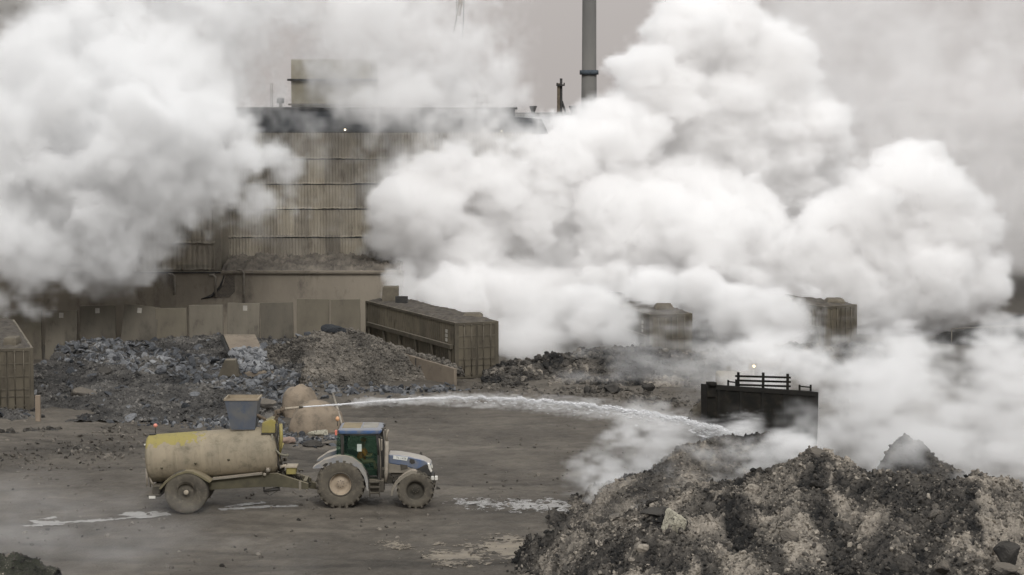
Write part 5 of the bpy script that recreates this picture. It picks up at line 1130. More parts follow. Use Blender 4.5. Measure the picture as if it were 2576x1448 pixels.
# single rocks that stand out
def on(h, u, v, Y): p = at(u, v, Y); return (p.x, Y, float(h.z(p.x, Y)))
boulder('boulder', 'dark bluish boulder perched on the peak of the gravel cone', Vector(on(hc_, 841, 830, 112.2)) + Vector((0, 0, .12)), .62, M_bluerock, 3, (1.1, .9, .62))
boulder('boulder', 'pale cracked boulder face set in the front ridge of the big heap', Vector(W2(1692, 1336, 58.9)), .68, M_pale, 5, (.92, .45, .95), rotz=-.35, cuts=22)
boulder('boulder', 'dark blocky stone beside the pale cracked boulder', Vector(W2(1652, 1293, 59.6)), .38, M_rockd, 9, (1.2, .8, .6), rotz=.5)
boulder('boulder', 'small mauve stone above the pale cracked boulder', Vector(W2(1668, 1285, 60.0)), .17, M_rock, 10, (1, .8, 1))
boulder('boulder', 'grey squared stone at the lower frame edge beneath the black slope', Vector(W2(2372, 1425, 54.6)), .25, M_rock, 11, (.9, .8, 1.1), rotz=.4)
boulder('boulder', 'dark stone leaning by the corner of the frame on the tan slope', Vector(W2(2535, 1395, 54.8)), .34, M_rockd, 12, (1.1, .8, .9))
boulder('boulder', 'pale grey flat stone under the dark stone at the frame corner', Vector(W2(2530, 1432, 54.2)), .24, M_rock, 14, (1.4, .8, .7))
boulder('boulder', 'rounded tan cap stone on the crest of the big heap', Vector(W2(2062, 1146, 61.4)), .42, M_rock, 16, (1.15, .9, .6))
boulder('boulder', 'brown stone protruding low on the big heap below the pale boulder', Vector(W2(1990, 1350, 57.0)), .33, M_rock, 18, (1.1, .7, .8))
boulder('boulder', 'small dark hollowed clod on the round tan patch of the heap', Vector(on(hF, 2108, 1280, 58.3)), .2, M_rockd, 19, (1.3, .8, .6))
boulder('boulder', 'round pinkish boulder beside the tanker pump', Vector(tuple(gnd(726, 1118))) + Vector((0, 0, .16)), .24, M_pink, 20, (1, .8, .75), cuts=4)
boulder('boulder', 'flat pale slab stone lying right behind the tractor cab', Vector(tuple(gnd(838, 1122))) + Vector((0, 0, .1)), .42, M_rock, 21, (1.5, .7, .3))
boulder('boulder', 'long dark slab stone between the dome rubble and the cab', Vector(tuple(gnd(788, 1126))) + Vector((0, 0, .12)), .36, M_rockd, 22, (1.4, .7, .5))
boulder('boulder', 'yellowish splinter of stone on the rubble below the nearer dome', Vector(tuple(gnd(805, 1112))) + Vector((0, 0, .35)), .26, M_pale, 23, (1.5, .5, .6), rotz=.2)
boulder('boulder', 'grey round stone beside the water gun at the hopper', Vector(tuple(at(668, 1016, 96))), .42, M_rock, 24, (1, .8, .9), cuts=6)
boulder('boulder', 'upright dark stone standing alone before the berm', Vector(tuple(gnd(1478, 995))) + Vector((0, 0, .22)), .28, M_rockd, 25, (.7, .7, 1.1))
boulder('boulder', 'long dark boulder half buried before the berm middle', Vector(tuple(gnd(1545, 990))) + Vector((0, 0, .18)), .45, M_rockd, 26, (1.3, .8, .6))
boulder('boulder', 'dark boulder pair member nearest the loader on the berm foot', Vector(tuple(gnd(1632, 985))) + Vector((0, 0, .2)), .4, M_rockd, 27, (1.2, .8, .7))
boulder('boulder', 'dark overhanging crust slab in the middle of the debris heap', Vector(W2(240, 938, 108.5)), .9, M_rockd, 28, (1.2, .7, .38), rotz=-.2)
boulder('boulder', 'sloping black crust slab lower down the debris heap', Vector(W2(165, 965, 106.5)), .7, M_rockd, 29, (1.2, .6, .35), rotz=.5)
boulder('boulder', 'grey humped rock at the debris heap centre', Vector(W2(215, 995, 102)), .6, M_rock, 30, (1.2, .8, .6))
boulder('boulder', 'long smooth grey slab sliding down toward the hopper', Vector(W2(460, 975, 104.5)), .75, M_bluerock, 31, (1.5, .6, .4), rotz=.5)
boulder('boulder', 'pale log shaped stone under the propped ramp', Vector(W2(552, 970, 104.5)), .5, M_rock, 32, (1.6, .5, .45), rotz=.4)

# propped slab ramp
rp = thing('ramp', 'sloping concrete slab ramp propped on a steel trestle above the debris', 'ramp', W2(600, 880, 108))
a, b = at(562, 842, 112), at(604, 938, 106.0); wv = Vector((1.62, .25, -.02))
f = MB(); nrm2 = (b - a).cross(wv).normalized(); nrm2 = nrm2 if nrm2.z < 0 else -nrm2
q_ = [a, a + wv, b + wv, b]; f.add(q_ + [p + nrm2 * .22 for p in q_], [(0, 1, 2, 3), (7, 6, 5, 4), (0, 4, 5, 1), (1, 5, 6, 2), (2, 6, 7, 3), (3, 7, 4, 0)]); f.build('slab', M_low, rp)
f = MB(); f.tube([a + nrm2 * .15 + Vector((-.06, -.05, 0)), b + nrm2 * .15 + Vector((-.06, -.05, 0))], .12, 6); f.build('edge_beam', M_dark, rp)
f = MB(); p0, p1 = W2(560, 915, 105.5), W2(600, 945, 105.5); f.prism([(W2(566, 906, 105.5)[0], W2(566, 906, 105.5)[2]), (W2(592, 906, 105.5)[0], W2(592, 906, 105.5)[2]), (W2(602, 948, 105.5)[0], W2(602, 948, 105.5)[2]), (W2(548, 948, 105.5)[0], W2(548, 948, 105.5)[2])], 105.4, 106.1); f.build('trestle', M_cont_f, rp, .02)
g = np.random.default_rng(77); n = 260; s_, t_ = g.random(n), g.uniform(.42, 1.0, n)
pos = np.array([(a + wv * s1 + (b - a) * t1)[:] for s1, t1 in zip(s_, t_)]); pos[:, 2] += .06
rubble('rubble', pos, g.uniform(.06, .26, n), g.uniform(.5, 1.0, n), M_bluerock, 78, fine=False, flat=.6, tilt=.6, label='pale blue broken slabs piled on the lower end of the ramp', cat='rubble')

# two slag pot skulls
def dome(label, u0, u1, vtop, vbase, seed, flat):
    base = gnd((u0 + u1) / 2, vbase); Yb = base.y; r = (u1 - u0) / 2 / ppm(Yb + .8); h = at(CU, vtop, Yb + r * .8).z
    g = np.random.default_rng(seed); V, Fc = ICO3; V = V.copy()
    ang_ = np.arctan2(V[:, 1], V[:, 0]); V[:, :2] *= (1 + .04 * np.sin(3 * ang_ + seed) + .03 * np.sin(7 * ang_))[:, None]
    z = V[:, 2]; prof = np.where(z > 0, np.sign(z) * np.abs(z) ** flat, z * .2)
    wid = np.where(z > 0, (1 - np.clip(z, 0, 1) ** 2.2) ** .5 / np.maximum((1 - np.clip(z, 0, 1) ** 2) ** .5, .05), 1)
    V = np.stack([V[:, 0] * r * np.clip(wid, .8, 1.25), V[:, 1] * r * .95 * np.clip(wid, .8, 1.25), prof * h], -1) + .04 * np.sin(V @ g.standard_normal((3, 3)) * 4) + .012 * np.sin(V @ g.standard_normal((3, 3)) * 17) * np.sin(V @ g.standard_normal((3, 3)) * 9)
    o = np_mesh('slag_skull', V, Fc, M_dome, smooth=True); o.location = (base.x, Yb + r * .85, 0)
    return tag(o, label, 'slag dome', 'tan slag domes')
dome('nearer broad tan slag dome behind the tractor cab', 722, 862, 1008, 1092, 3, .85)
dome('farther tan slag dome with a broken rim behind the broad one', 704, 800, 969, 1052, 6, .75)
f = MB(); f.tube([tuple(gnd(838, 1040) + Vector((0, 0, .9))), at(852, 1040, 92.6), at(862, 1075, 92.2)], [.05, .06, .05], 6); tag(f.build('bent_bar', M_pipeb), 'thin bent steel bar leaning on the nearer slag dome', 'bar')

# ================================================================== the water jet
path_uv = [(762, 1027, YW - .3), (860, 1018, YW), (960, 1009, 75.2), (1060, 1003, 75.4), (1170, 1001, 75.6), (1280, 1004, 75.7), (1400, 1012, 75.8), (1500, 1023, 75.8), (1600, 1036, 75.8), (1700, 1054, 75.6), (1780, 1073, 75.3), (1830, 1087, 75.0), (1862, 1097, 74.6)]
JP = np.array([at(*p)[:] for p in path_uv]); JP[0] = N1[:]
cs = np.concatenate([[0], np.cumsum(np.linalg.norm(np.diff(JP, axis=0), axis=1))]); JL = cs[-1]
def jet_at(s): return np.stack([np.interp(s, cs, JP[:, i]) for i in range(3)], -1)
ss = np.linspace(0, JL, 400); k_ = np.hanning(31); k_ /= k_.sum(); raw = jet_at(ss); pad = np.concatenate([np.repeat(raw[:1], 15, 0), raw, np.repeat(raw[-1:], 15, 0)])
JS = np.stack([np.convolve(pad[:, i], k_, 'valid') for i in range(3)], -1); JS[:8] = raw[:8] * np.linspace(1, 0, 8)[:, None] + JS[:8] * np.linspace(0, 1, 8)[:, None]
def jets(s): return np.stack([np.interp(s, ss, JS[:, i]) for i in range(3)], -1)
M_water = mat('spray_water', (.82, .82, .83), .3)
_p = M_water.node_tree.nodes['Principled BSDF']; _t = M_water.node_tree; _tr = _t.nodes.new('ShaderNodeBsdfTransparent'); _mx = _t.nodes.new('ShaderNodeMixShader'); _mx.inputs[0].default_value = .55
_t.links.new(_tr.outputs[0], _mx.inputs[1]); _t.links.new(_p.outputs[0], _mx.inputs[2]); _t.links.new(_mx.outputs[0], _t.nodes['Material Output'].inputs[0])
wj = thing('water_jet', 'white arc of water sprayed from the tanker gun onto the smoking slag heap', 'water jet', tuple(JS[0]))
g = np.random.default_rng(3)
f = MB(); s_ = np.linspace(0, JL * .42, 60); pts = jets(s_); rad = .024 + .018 * (s_ / JL / .42); rad = rad * (1 + .12 * np.sin(s_ * 9)) * np.clip((1.04 - s_ / (JL * .42)) * 3, .1, 1)
f.tube([tuple(p) for p in pts], list(rad), 8); f.build('core_stream', M_water, wj)
n = 11000; s_ = JL * g.random(n) ** .75; c_ = jets(s_); tq = s_ / JL
spr = .010 + .046 * tq ** 1.2
off = g.standard_normal((n, 3)) * spr[:, None] * np.array([.6, .8, .8]); off[:, 2] += np.where(tq > .3, .025 * np.sin(s_ * 5.2) + .03 * np.sin(s_ * 11 + 2 * np.sin(s_ * 3.1)), 0); off[:, 2] -= np.abs(g.standard_normal(n)) * .22 * tq * (g.random(n) < .12)
size = (.006 + .013 * g.random(n) ** 3) * (1 + tq * .7)
V0, F0 = ICO1; V = V0[None] * size[:, None, None] * np.stack([g.uniform(1.5, 4.0, n), np.ones(n), np.ones(n)], -1)[:, None, :]
sl = np.gradient(JS[:, 2], JS[:, 0]); th_ = np.arctan(np.interp(s_, ss, sl)); c1_, s1_ = np.cos(th_)[:, None], np.sin(th_)[:, None]
V = np.stack([V[..., 0] * c1_ - V[..., 2] * s1_, V[..., 1], V[..., 0] * s1_ + V[..., 2] * c1_], -1) + (c_ + off)[:, None, :] - JS[0]
dj = np_mesh('droplets', V.reshape(-1, 3), (F0[None] + (np.arange(n) * len(V0))[:, None, None]).reshape(-1, 3), M_water, wj, True); dj['kind'] = 'stuff'
# ------------------------------------------------------------------ steam
def fft_noise(shape, slope=1.8, lo=1.5, seed=0, aniso=(1, 1, 1)):
    g = np.random.default_rng(seed)
    n = g.standard_normal(shape).astype(np.float32)
    f = np.fft.rfftn(n)
    k = np.sqrt((np.fft.fftfreq(shape[0])[:, None, None] * shape[0] * aniso[0]) ** 2 + (np.fft.fftfreq(shape[1])[None, :, None] * shape[1] * aniso[1]) ** 2
                + (np.fft.rfftfreq(shape[2])[None, None, :] * shape[2] * aniso[2]) ** 2)
    amp = np.where(k < lo, 0, np.maximum(k, 1e-3) ** -slope)
    r = np.fft.irfftn(f * amp, s=shape, axes=(0, 1, 2)).astype(np.float32)
    return r / r.std()
def steam_material(name, density, color=(1, 1, 1), g=0.0):
    m = bpy.data.materials.new(name); m.use_nodes = True
    t = m.node_tree; t.nodes.clear()
    out = t.nodes.new('ShaderNodeOutputMaterial'); pv = t.nodes.new('ShaderNodeVolumePrincipled')
    pv.inputs['Color'].default_value = (*color, 1); pv.inputs['Density'].default_value = density
    pv.inputs['Anisotropy'].default_value = g; pv.inputs['Density Attribute'].default_value = 'density'
    t.links.new(pv.outputs[0], out.inputs['Volume'])
    return m
def plume(name, label, lo, hi, vox, blobs, density, child=(12, 7), noise=(0.35, 2.2), seed=1, holes=None, ground_fade=None, erode=0.0, eslope=(1.5, 5), color=(.99, .987, .985)):
    """A bank of steam: billows (spheres that carry smaller spheres) voxelised, then ruffled by noise.
    blobs: (centre, radius, strength, edge softness)"""
    lo, hi = np.array(lo, float), np.array(hi, float)
    n = np.maximum(4, np.ceil((hi - lo) / vox).astype(int) + 1)
    step = (hi - lo) / (n - 1)
    gr = np.random.default_rng(seed)
    allb = []
    for c, r, s, e in blobs:
        c = np.array(c, float)
        allb.append((c, r, s, e))
        if e < .7 and child:
            for i in range(child[0]):
                d = gr.standard_normal(3); d /= np.linalg.norm(d)
                if d[1] > .5: d[1] *= -1
                r1 = r * gr.uniform(.28, .5); c1 = c + d * r * gr.uniform(.72, .98)
                allb.append((c1, r1, s, e))
                for j in range(child[1]):
                    d2 = gr.standard_normal(3) + d * .8; d2 /= np.linalg.norm(d2)
                    r2 = r1 * gr.uniform(.25, .5); c2 = c1 + d2 * r1 * gr.uniform(.75, 1.0)
                    if r2 > vox * 1.2: allb.append((c2, r2, s, e))
    nz = fft_noise(tuple(n), noise[1], seed=seed + 5)
    ax = [lo[i] + step[i] * np.arange(n[i]) for i in range(3)]
    dens = np.zeros(n, np.float32)
    for c, r, s, e in allb:
        ed = max(e * r, vox * 1.2)
        rr = r + ed
        a = np.maximum(0, np.floor((c - rr - lo) / step).astype(int)); b = np.minimum(n, np.ceil((c + rr - lo) / step).astype(int) + 1)
        if (b <= a).any(): continue
        sl = tuple(slice(a[i], b[i]) for i in range(3))
        d = np.sqrt((ax[0][sl[0], None, None] - c[0]) ** 2 + (ax[1][None, sl[1], None] - c[1]) ** 2 + (ax[2][None, None, sl[2]] - c[2]) ** 2)
        d = d + nz[sl] * (noise[0] if e < .7 else noise[0] + e * r * .35)
        t = np.clip((r - d) / ed * .5 + .5, 0, 1)
        dens[sl] = np.maximum(dens[sl], s * t * t * (3 - 2 * t))
    if holes:
        n2 = fft_noise(tuple(n), holes[1], seed=seed + 9)
        dens *= np.clip(.5 + holes[0] * n2, holes[2], 1.3)
    if erode:
        n3 = fft_noise(tuple(n), eslope[0], eslope[1], seed=seed + 13)
        er = erode * np.clip(.5 + .38 * n3, 0, 1.2)
        dens = np.clip((dens - er) / (1 - erode * .8), 0, 1)
    # fade to nothing at the walls of the grid
    for i in range(3):
        q = np.minimum(np.arange(n[i]), n[i] - 1 - np.arange(n[i])) / max(3, .06 * n[i])
        if i == 2: q = np.maximum(q, (np.arange(n[i]) < n[i] / 2) * 1.0) if ground_fade is None else q
        sh = [1, 1, 1]; sh[i] = n[i]
        dens *= np.clip(q, 0, 1).reshape(sh)
    dens[dens < .004] = 0
    me = bpy.data.meshes.new(name)
    N = int(np.prod(n))
    me.vertices.add(N)
    at_ = me.attributes.new('steam_density', 'FLOAT', 'POINT')
    at_.data.foreach_set('value', dens.ravel())
    o = link(name, me)
    g = bpy.data.node_groups.new('steam_grid', 'GeometryNodeTree')
    g.interface.new_socket('Geometry', in_out='INPUT', socket_type='NodeSocketGeometry')
    g.interface.new_socket('Geometry', in_out='OUTPUT', socket_type='NodeSocketGeometry')
    N_, L = g.nodes.new, g.links.new
    gi, go = N_('NodeGroupInput'), N_('NodeGroupOutput')
    na = N_('GeometryNodeInputNamedAttribute'); na.data_type = 'FLOAT'; na.inputs['Name'].default_value = 'steam_density'
    pos = N_('GeometryNodeInputPosition')
    sub = N_('ShaderNodeVectorMath'); sub.operation = 'SUBTRACT'; sub.inputs[1].default_value = lo
    div = N_('ShaderNodeVectorMath'); div.operation = 'DIVIDE'; div.inputs[1].default_value = step
    add = N_('ShaderNodeVectorMath'); add.operation = 'ADD'; add.inputs[1].default_value = (.5, .5, .5)
    flo = N_('ShaderNodeVectorMath'); flo.operation = 'FLOOR'
    sep = N_('ShaderNodeSeparateXYZ')
    def mul_add(a, k, b):
        q = N_('ShaderNodeMath'); q.operation = 'MULTIPLY_ADD'
        L(a, q.inputs[0]); q.inputs[1].default_value = k
        L(b, q.inputs[2]); return q.outputs[0]
    L(pos.outputs[0], sub.inputs[0]); L(sub.outputs[0], div.inputs[0]); L(div.outputs[0], add.inputs[0]); L(add.outputs[0], flo.inputs[0]); L(flo.outputs[0], sep.inputs[0])
    i1 = mul_add(sep.outputs[0], float(n[1]), sep.outputs[1])
    # float32 holds integers only to 2^24: multiply and add as integers
    im = N_('FunctionNodeIntegerMath'); im.operation = 'MULTIPLY'; im.inputs[1].default_value = int(n[2])
    ia = N_('FunctionNodeIntegerMath'); ia.operation = 'ADD'
    L(i1, im.inputs[0]); L(im.outputs[0], ia.inputs[0]); L(sep.outputs[2], ia.inputs[1])
    si = N_('GeometryNodeSampleIndex'); si.data_type = 'FLOAT'; si.domain = 'POINT'; si.clamp = True
    L(gi.outputs[0], si.inputs['Geometry']); L(na.outputs[0], si.inputs['Value']); L(ia.outputs[0], si.inputs['Index'])
    vc = N_('GeometryNodeVolumeCube')
    vc.inputs['Min'].default_value = lo; vc.inputs['Max'].default_value = hi
    for k, i in (('Resolution X', 0), ('Resolution Y', 1), ('Resolution Z', 2)): vc.inputs[k].default_value = int(n[i])
    L(si.outputs[0], vc.inputs['Density'])
    sm = N_('GeometryNodeSetMaterial'); m = steam_material(name, density, color); sm.inputs['Material'].default_value = m
    me.materials.append(m)
    L(vc.outputs[0], sm.inputs[0]); L(sm.outputs[0], go.inputs[0])
    md = o.modifiers.new('steam', 'NODES'); md.node_group = g
    tag(o, label, 'steam', kind='stuff')
    print(name, n, N, 'filled %.2f' % (dens > 0).mean())
    return o

# ================================================================== steam
def B(u, v, r, Y, s=1.0, e=.25):
    return (tuple(at(u, v, Y)), r / ppm(Y), s, e)
RB = [B(1050, 520, 105, 128), B(985, 500, 50, 126), B(1065, 440, 60, 127), B(1150, 440, 75, 128), B(1240, 450, 85, 129), B(1350, 430, 110, 131), B(1430, 370, 85, 131),
      B(1400, 318, 35, 131), B(1550, 340, 115, 133), B(1640, 215, 105, 135), B(1730, 110, 95, 136), B(1820, 90, 85, 138), B(1920, 160, 110, 139), B(1750, 290, 180, 139), B(1900, 340, 170, 141),
      B(1300, 600, 190, 134), B(1500, 600, 200, 134), B(1700, 600, 190, 134), B(1860, 600, 130, 134), B(1150, 650, 160, 131), B(1080, 720, 95, 130), B(1030, 640, 55, 129),
      B(1250, 800, 120, 128), B(1400, 800, 130, 130), B(1550, 790, 120, 130), B(1700, 800, 100, 132), B(1830, 760, 110, 132), B(1960, 790, 95, 132), B(2050, 640, 110, 132), B(2180, 540, 100, 132),
      B(2235, 450, 50, 132), B(2330, 530, 120, 133), B(2420, 570, 85, 133), B(2300, 690, 140, 134), B(2450, 700, 80, 134), B(2140, 720, 110, 134), B(2060, 550, 65, 131),
      B(1960, 480, 120, 142), B(1340, 850, 90, 121, .5, .5), B(1480, 830, 80, 121, .5, .5), B(1120, 760, 70, 124, .8, .4), B(1020, 720, 50, 124, .6, .5), B(1555, 845, 45, 115.6, 1, .3), B(1560, 785, 42, 116.6), B(1500, 790, 60, 118.5), B(1450, 770, 60, 122), B(1985, 815, 42, 120.4), B(1930, 800, 55, 121.6), B(1850, 780, 65, 124), B(1760, 760, 70, 127), B(1700, 740, 50, 129), B(1640, 764, 30, 119.2), B(1690, 758, 26, 119.8), B(1645, 748, 40, 121.5), B(1635, 736, 45, 124.5), B(1640, 728, 50, 127.5), B(2140, 752, 26, 124), B(2090, 746, 34, 126), B(2050, 745, 40, 127), B(2090, 728, 50, 131)]
plume('steam_bank', 'dense white billowing steam bank rising behind the dusty containers', (-10.5, 114, -.3), (33.5, 149, 24), .22, [(c, r * 1.04, s_, max(e, .34)) for c, r, s_, e in RB], 1.6, child=(10, 4), noise=(.36, 1.8), seed=3, erode=.42, eslope=(1.7, 4))
# softer grey bank above and behind, to the frame's upper right
UB = [B(2050, 170, 140, 165, .35, .9), B(2250, 110, 180, 168, .4, .9), B(2450, 100, 200, 170, .45, .9), B(2250, 330, 150, 162, 1, .8), B(2480, 330, 170, 163, 1, .8), B(2600, 460, 200, 160, 1, .8), B(2380, 420, 150, 160, 1, .8), B(2080, 60, 120, 166, .6, .9), B(1990, 330, 140, 160, .6, .8), B(2380, 230, 220, 172, .45, .9), B(2100, 380, 130, 158, .9, .8), B(2020, 150, 130, 150, .7, .8), B(2130, 60, 140, 152, .7, .8), B(2540, 620, 120, 156, .45, .9), B(2300, 560, 160, 158, .5, .9)]
plume('steam_veil', 'soft grey steam veil spreading over the upper right behind the white bank', (14, 148, 2), (50, 182, 27), .5, UB, .4, child=None, noise=(.9, 1.6), seed=11, holes=(.38, 1.7, .12), color=(.965, .955, .95))  # the veil's shade is put into its greyer steam colour
# left bank before the works
LB = [B(120, 300, 180, 119, 1, .6), B(330, 230, 180, 120, 1, .6), B(450, 320, 100, 118, .8, .5), B(530, 300, 45, 118, .5, .6), B(250, 430, 180, 119, 1, .5), B(80, 520, 150, 118, 1, .5), B(420, 450, 100, 118, .6, .6),
      B(620, 400, 66, 119, .8, .55), B(690, 385, 58, 119, .75, .5), B(730, 430, 52, 120, .6, .55), B(560, 440, 80, 119, .75, .6), B(650, 485, 68, 119, .6, .7), B(735, 490, 46, 119, .5, .65), B(520, 505, 70, 120, .6, .7), B(450, 540, 60, 120, .45, .8), B(590, 520, 45, 120, .3, .9),
      B(250, 560, 95, 117, .9, .4), B(70, 620, 100, 116, 1, .35), B(20, 600, 80, 115, 1, .35), B(310, 600, 75, 118, .7, .6), B(160, 650, 60, 117, .6, .6), B(380, 550, 65, 119, .6, .8), B(60, 740, 55, 115, .5, .7), B(0, 770, 55, 114, .5, .7), B(250, 655, 45, 119, .35, 1.0), B(370, 640, 40, 119, .3, .9),
      B(220, 150, 110, 122, .9, .7), B(400, 100, 150, 123, .8, .7), B(560, 120, 100, 124, .6, .8), B(640, 200, 60, 124, .4, .9), B(300, 20, 150, 123, .7, .8), B(560, 0, 130, 124, .5, .9), B(600, 280, 40, 120, .2, .9),
      B(230, 530, 70, 115, .9, .3), B(290, 390, 80, 114, .9, .4), B(110, 430, 80, 114, .9, .4), B(360, 300, 60, 114, .8, .4), B(150, 250, 70, 114, .8, .4)]
plume('steam_cloud', 'soft pale steam cloud drifting across the left of the works', (-32, 110, 2.2), (-9, 129, 24), .24, LB, 2.9, noise=(.45, 1.9), seed=21, holes=(.2, 2.0, .4), erode=.2, color=(.972, .972, .972))
# the high drift over the roof
TB = [B(780, -10, 90, 130, .6, .8), B(900, 300, 60, 129, .25, 1), B(690, 300, 60, 127.5, .2, 1), B(820, 350, 60, 127, .14, 1), B(650, 560, 70, 124, .12, 1), B(860, 250, 60, 129, .15, 1), B(1090, 330, 60, 128, .6, .7), B(1000, 250, 90, 128, .6, .8), B(930, 60, 150, 131, .5, .9), B(1040, 150, 150, 131, .5, .9), B(1060, 290, 110, 129, .7, .7), B(1040, 370, 50, 128, .7, .7), B(960, 330, 60, 129, .4, .9), B(1130, 240, 90, 131, .35, .9), B(900, 200, 110, 131, .3, 1), B(1150, 90, 110, 133, .35, .9), B(1250, 200, 80, 134, .12, 1), B(800, 330, 70, 130, .16, 1), B(880, 470, 80, 127, .08, 1), B(950, 600, 60, 126, .1, 1)]
plume('steam_drift', 'thin grey steam drift trailing over the works roof and rooftop house', (-16.5, 124, 6), (2, 138.5, 24.5), .3, TB, 2.0, child=None, noise=(.7, 1.7), seed=31, holes=(.3, 1.8, .2), erode=.1)
# steam in front, to the right
FB = [B(2240, 960, 110, 90, .8, .6), B(2360, 1010, 130, 88, .9, .6), B(2500, 940, 110, 88, .9, .5), B(2560, 1050, 150, 86, .9, .6), B(2180, 1080, 130, 84, .8, .7), B(2330, 1130, 150, 82, .8, .7), B(2500, 1150, 150, 80, .8, .7), B(2270, 880, 60, 92, .7, .5), B(2420, 920, 45, 90, .8, .5), B(2080, 1010, 60, 86, .5, .8), B(2110, 955, 42, 92, .35, .8), B(2600, 900, 50, 90, .8, .5),
      B(2010, 1095, 48, 79.6, .55, .9), B(1900, 1105, 42, 79.5, .5, .9), B(1990, 1065, 34, 79.5, .3, .9), B(2050, 1085, 36, 79.6, .6, .9), B(1820, 1110, 50, 79.4, .35, .9), B(2060, 1120, 60, 78, .45, .9), B(1940, 905, 50, 85.6, 1, .8), B(1890, 925, 40, 85.4, .8, .8), B(1860, 925, 40, 86, .4, 1), B(2030, 930, 50, 86.5, .6, .9), B(2290, 1160, 60, 76.6, .7, 1), B(2390, 1150, 70, 76.6, .5, 1), B(2200, 1160, 50, 76.6, .4, 1), B(1920, 905, 40, 94, .6, .6)]
plume('steam_cloud', 'low white steam rolling out behind the front slag heaps and loader', (7, 73.5, -.2), (24, 98, 6.8), .2, FB, 1.1, noise=(.4, 1.7), seed=41, holes=(.28, 1.9, .2), erode=.15)
# wisps over the smoking heap and the berm
WB = [B(1540, 1205, 62, 75, 1, .5), B(1590, 1135, 50, 75.6, .9, .55), B(1635, 1175, 55, 74.8, .8, .6), B(1515, 1165, 34, 75.2, .9, .5), B(1690, 1130, 45, 75.6, .55, .8), B(1500, 1250, 40, 74, .9, .6), B(1870, 1165, 30, 70.8, .6, .8), B(1990, 1150, 34, 70.9, .7, .8), B(1550, 1190, 75, 75.5, .8, .7), B(1600, 1140, 55, 76, .6, .7), B(1510, 1140, 28, 75.5, .6, .6), B(1500, 1240, 45, 74.5, .7, .7), B(1640, 1210, 60, 74.2, .6, .9), B(1660, 1100, 50, 76.5, .35, .9), B(1720, 1170, 60, 72.6, .3, 1), B(1800, 1190, 60, 71.0, .35, 1), B(1860, 1170, 40, 70.6, .35, 1), B(1950, 1140, 40, 71.3, .5, .9), B(2030, 1150, 40, 70.4, .4, .9), B(1580, 1270, 50, 72, .35, 1), B(1700, 1260, 50, 67.5, .22, 1), B(1480, 1180, 30, 75.5, .4, .8)]
plume('steam_wisp', 'warm pale wisps smoking off the slag heap under the jet', (.6, 66.5, .0), (12, 79.2, 4.0), .12, WB, 1.9, noise=(.3, 1.7), seed=51, holes=(.3, 1.8, .2), erode=.15, eslope=(1.4, 3))
VB = [B(1700, 960, 60, 107, .35, 1), B(1620, 920, 50, 108, .25, 1), B(1780, 930, 60, 106.5, .4, 1), B(1840, 900, 50, 108, .2, 1), B(1440, 930, 40, 108.5, .25, 1), B(1940, 890, 60, 110, .3, 1), B(2060, 920, 50, 109, .2, 1), B(1985, 830, 50, 117, .7, .7), B(1960, 770, 45, 117.5, .4, .9), B(1585, 840, 28, 113.6, .5, .8), B(1665, 812, 24, 113, .14, 1), B(1805, 860, 42, 119.5, .6, .8), B(2235, 830, 40, 121, .6, .7), B(2200, 760, 80, 123, .6, .7), B(1670, 752, 45, 119.5, .9, .5), B(1640, 740, 50, 124, .9, .5), B(2090, 742, 40, 125, .8, .6), B(2010, 800, 40, 119, .8, .6), B(1535, 870, 42, 119, .6, .8), B(1800, 1000, 60, 100, .25, 1), B(1750, 980, 40, 102, .25, 1)]
plume('steam_wisp', 'thin smoke wisps curling off the berm around the two far containers', (2, 98.5, .2), (24, 122, 6), .2, VB, .9, noise=(.5, 1.7), seed=61, holes=(.35, 1.8, .05))
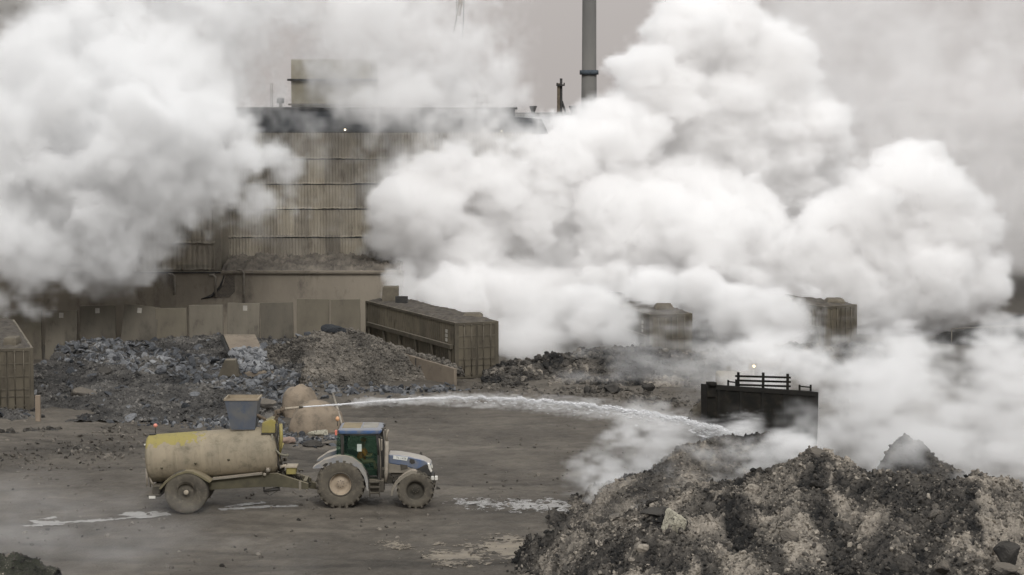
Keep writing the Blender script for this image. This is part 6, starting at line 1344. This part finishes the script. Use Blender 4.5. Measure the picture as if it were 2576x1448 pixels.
LB2 = [B(1930, 912, 42, 85.2, 1, .6), B(1985, 925, 40, 85.3, .9, .7), B(1878, 930, 34, 85.2, .7, .8), B(1850, 955, 34, 85.0, .8, .7), B(2040, 950, 40, 85.0, .9, .7), B(1935, 955, 50, 85.0, .9, .7), B(1960, 890, 34, 85.6, .5, .9)]
plume('steam_wisp', 'pale steam hanging between the raised bucket and the loader cab', (7.2, 84.05, 2.0), (13, 86.7, 5.2), .11, LB2, 2.6, child=None, noise=(.2, 1.6), seed=55, holes=(.25, 1.8, .25))
# low ground mist in the near left
MB_ = [B(120, 1370, 190, 64, .5, 1), B(300, 1420, 130, 63, .45, 1), B(40, 1280, 130, 68, .35, 1), B(520, 1430, 70, 63, .25, 1), B(180, 1310, 90, 68, .2, 1), B(700, 1420, 60, 64, .12, 1)]
plume('ground_mist', 'faint ground mist hanging over the mud before the trailer', (-17, 60, -.1), (-5, 71, 2.6), .2, MB_, .17, child=None, noise=(.5, 1.7), seed=71, holes=(.3, 1.8, .1))
# the spray round the jet
n = 240; s_ = np.linspace(JL * .12, JL, n); c_ = jets(s_); tq = s_ / JL
SB = [((c_[i, 0], c_[i, 1], c_[i, 2] - .13 * tq[i]), .045 + .2 * tq[i], .3 + .65 * (1 - tq[i]), .9) for i in range(n)] + [((JS[-1, 0] + .3 * k, JS[-1, 1] + .1 * k, JS[-1, 2] + .1), .35, .6, .9) for k in range(3)]
plume('spray_mist', 'fine spray mist drifting off the arc of the water jet', (JS[:, 0].min() + 1, 74, JS[-1, 2] - .35), (JS[-1, 0] + 1.2, 76.4, JS[:, 2].max() + .35), .055, SB, 3.6, child=None, noise=(.09, 1.2), seed=81)

DB = [B(60, 60, 70, 133, 1, .8), B(150, 30, 60, 133, .9, .8), B(10, 120, 40, 132, .9, .8), B(60, 130, 40, 132, .7, .8)]
plume('smoke_pall', 'dark grey smoke pall in the upper frame corner behind the left steam', (-38, 127, 14), (-23, 139, 23), .3, DB, 1.2, child=None, noise=(.5, 1.6), seed=91, holes=(.3, 1.6, .2), color=(.6, .585, .56))
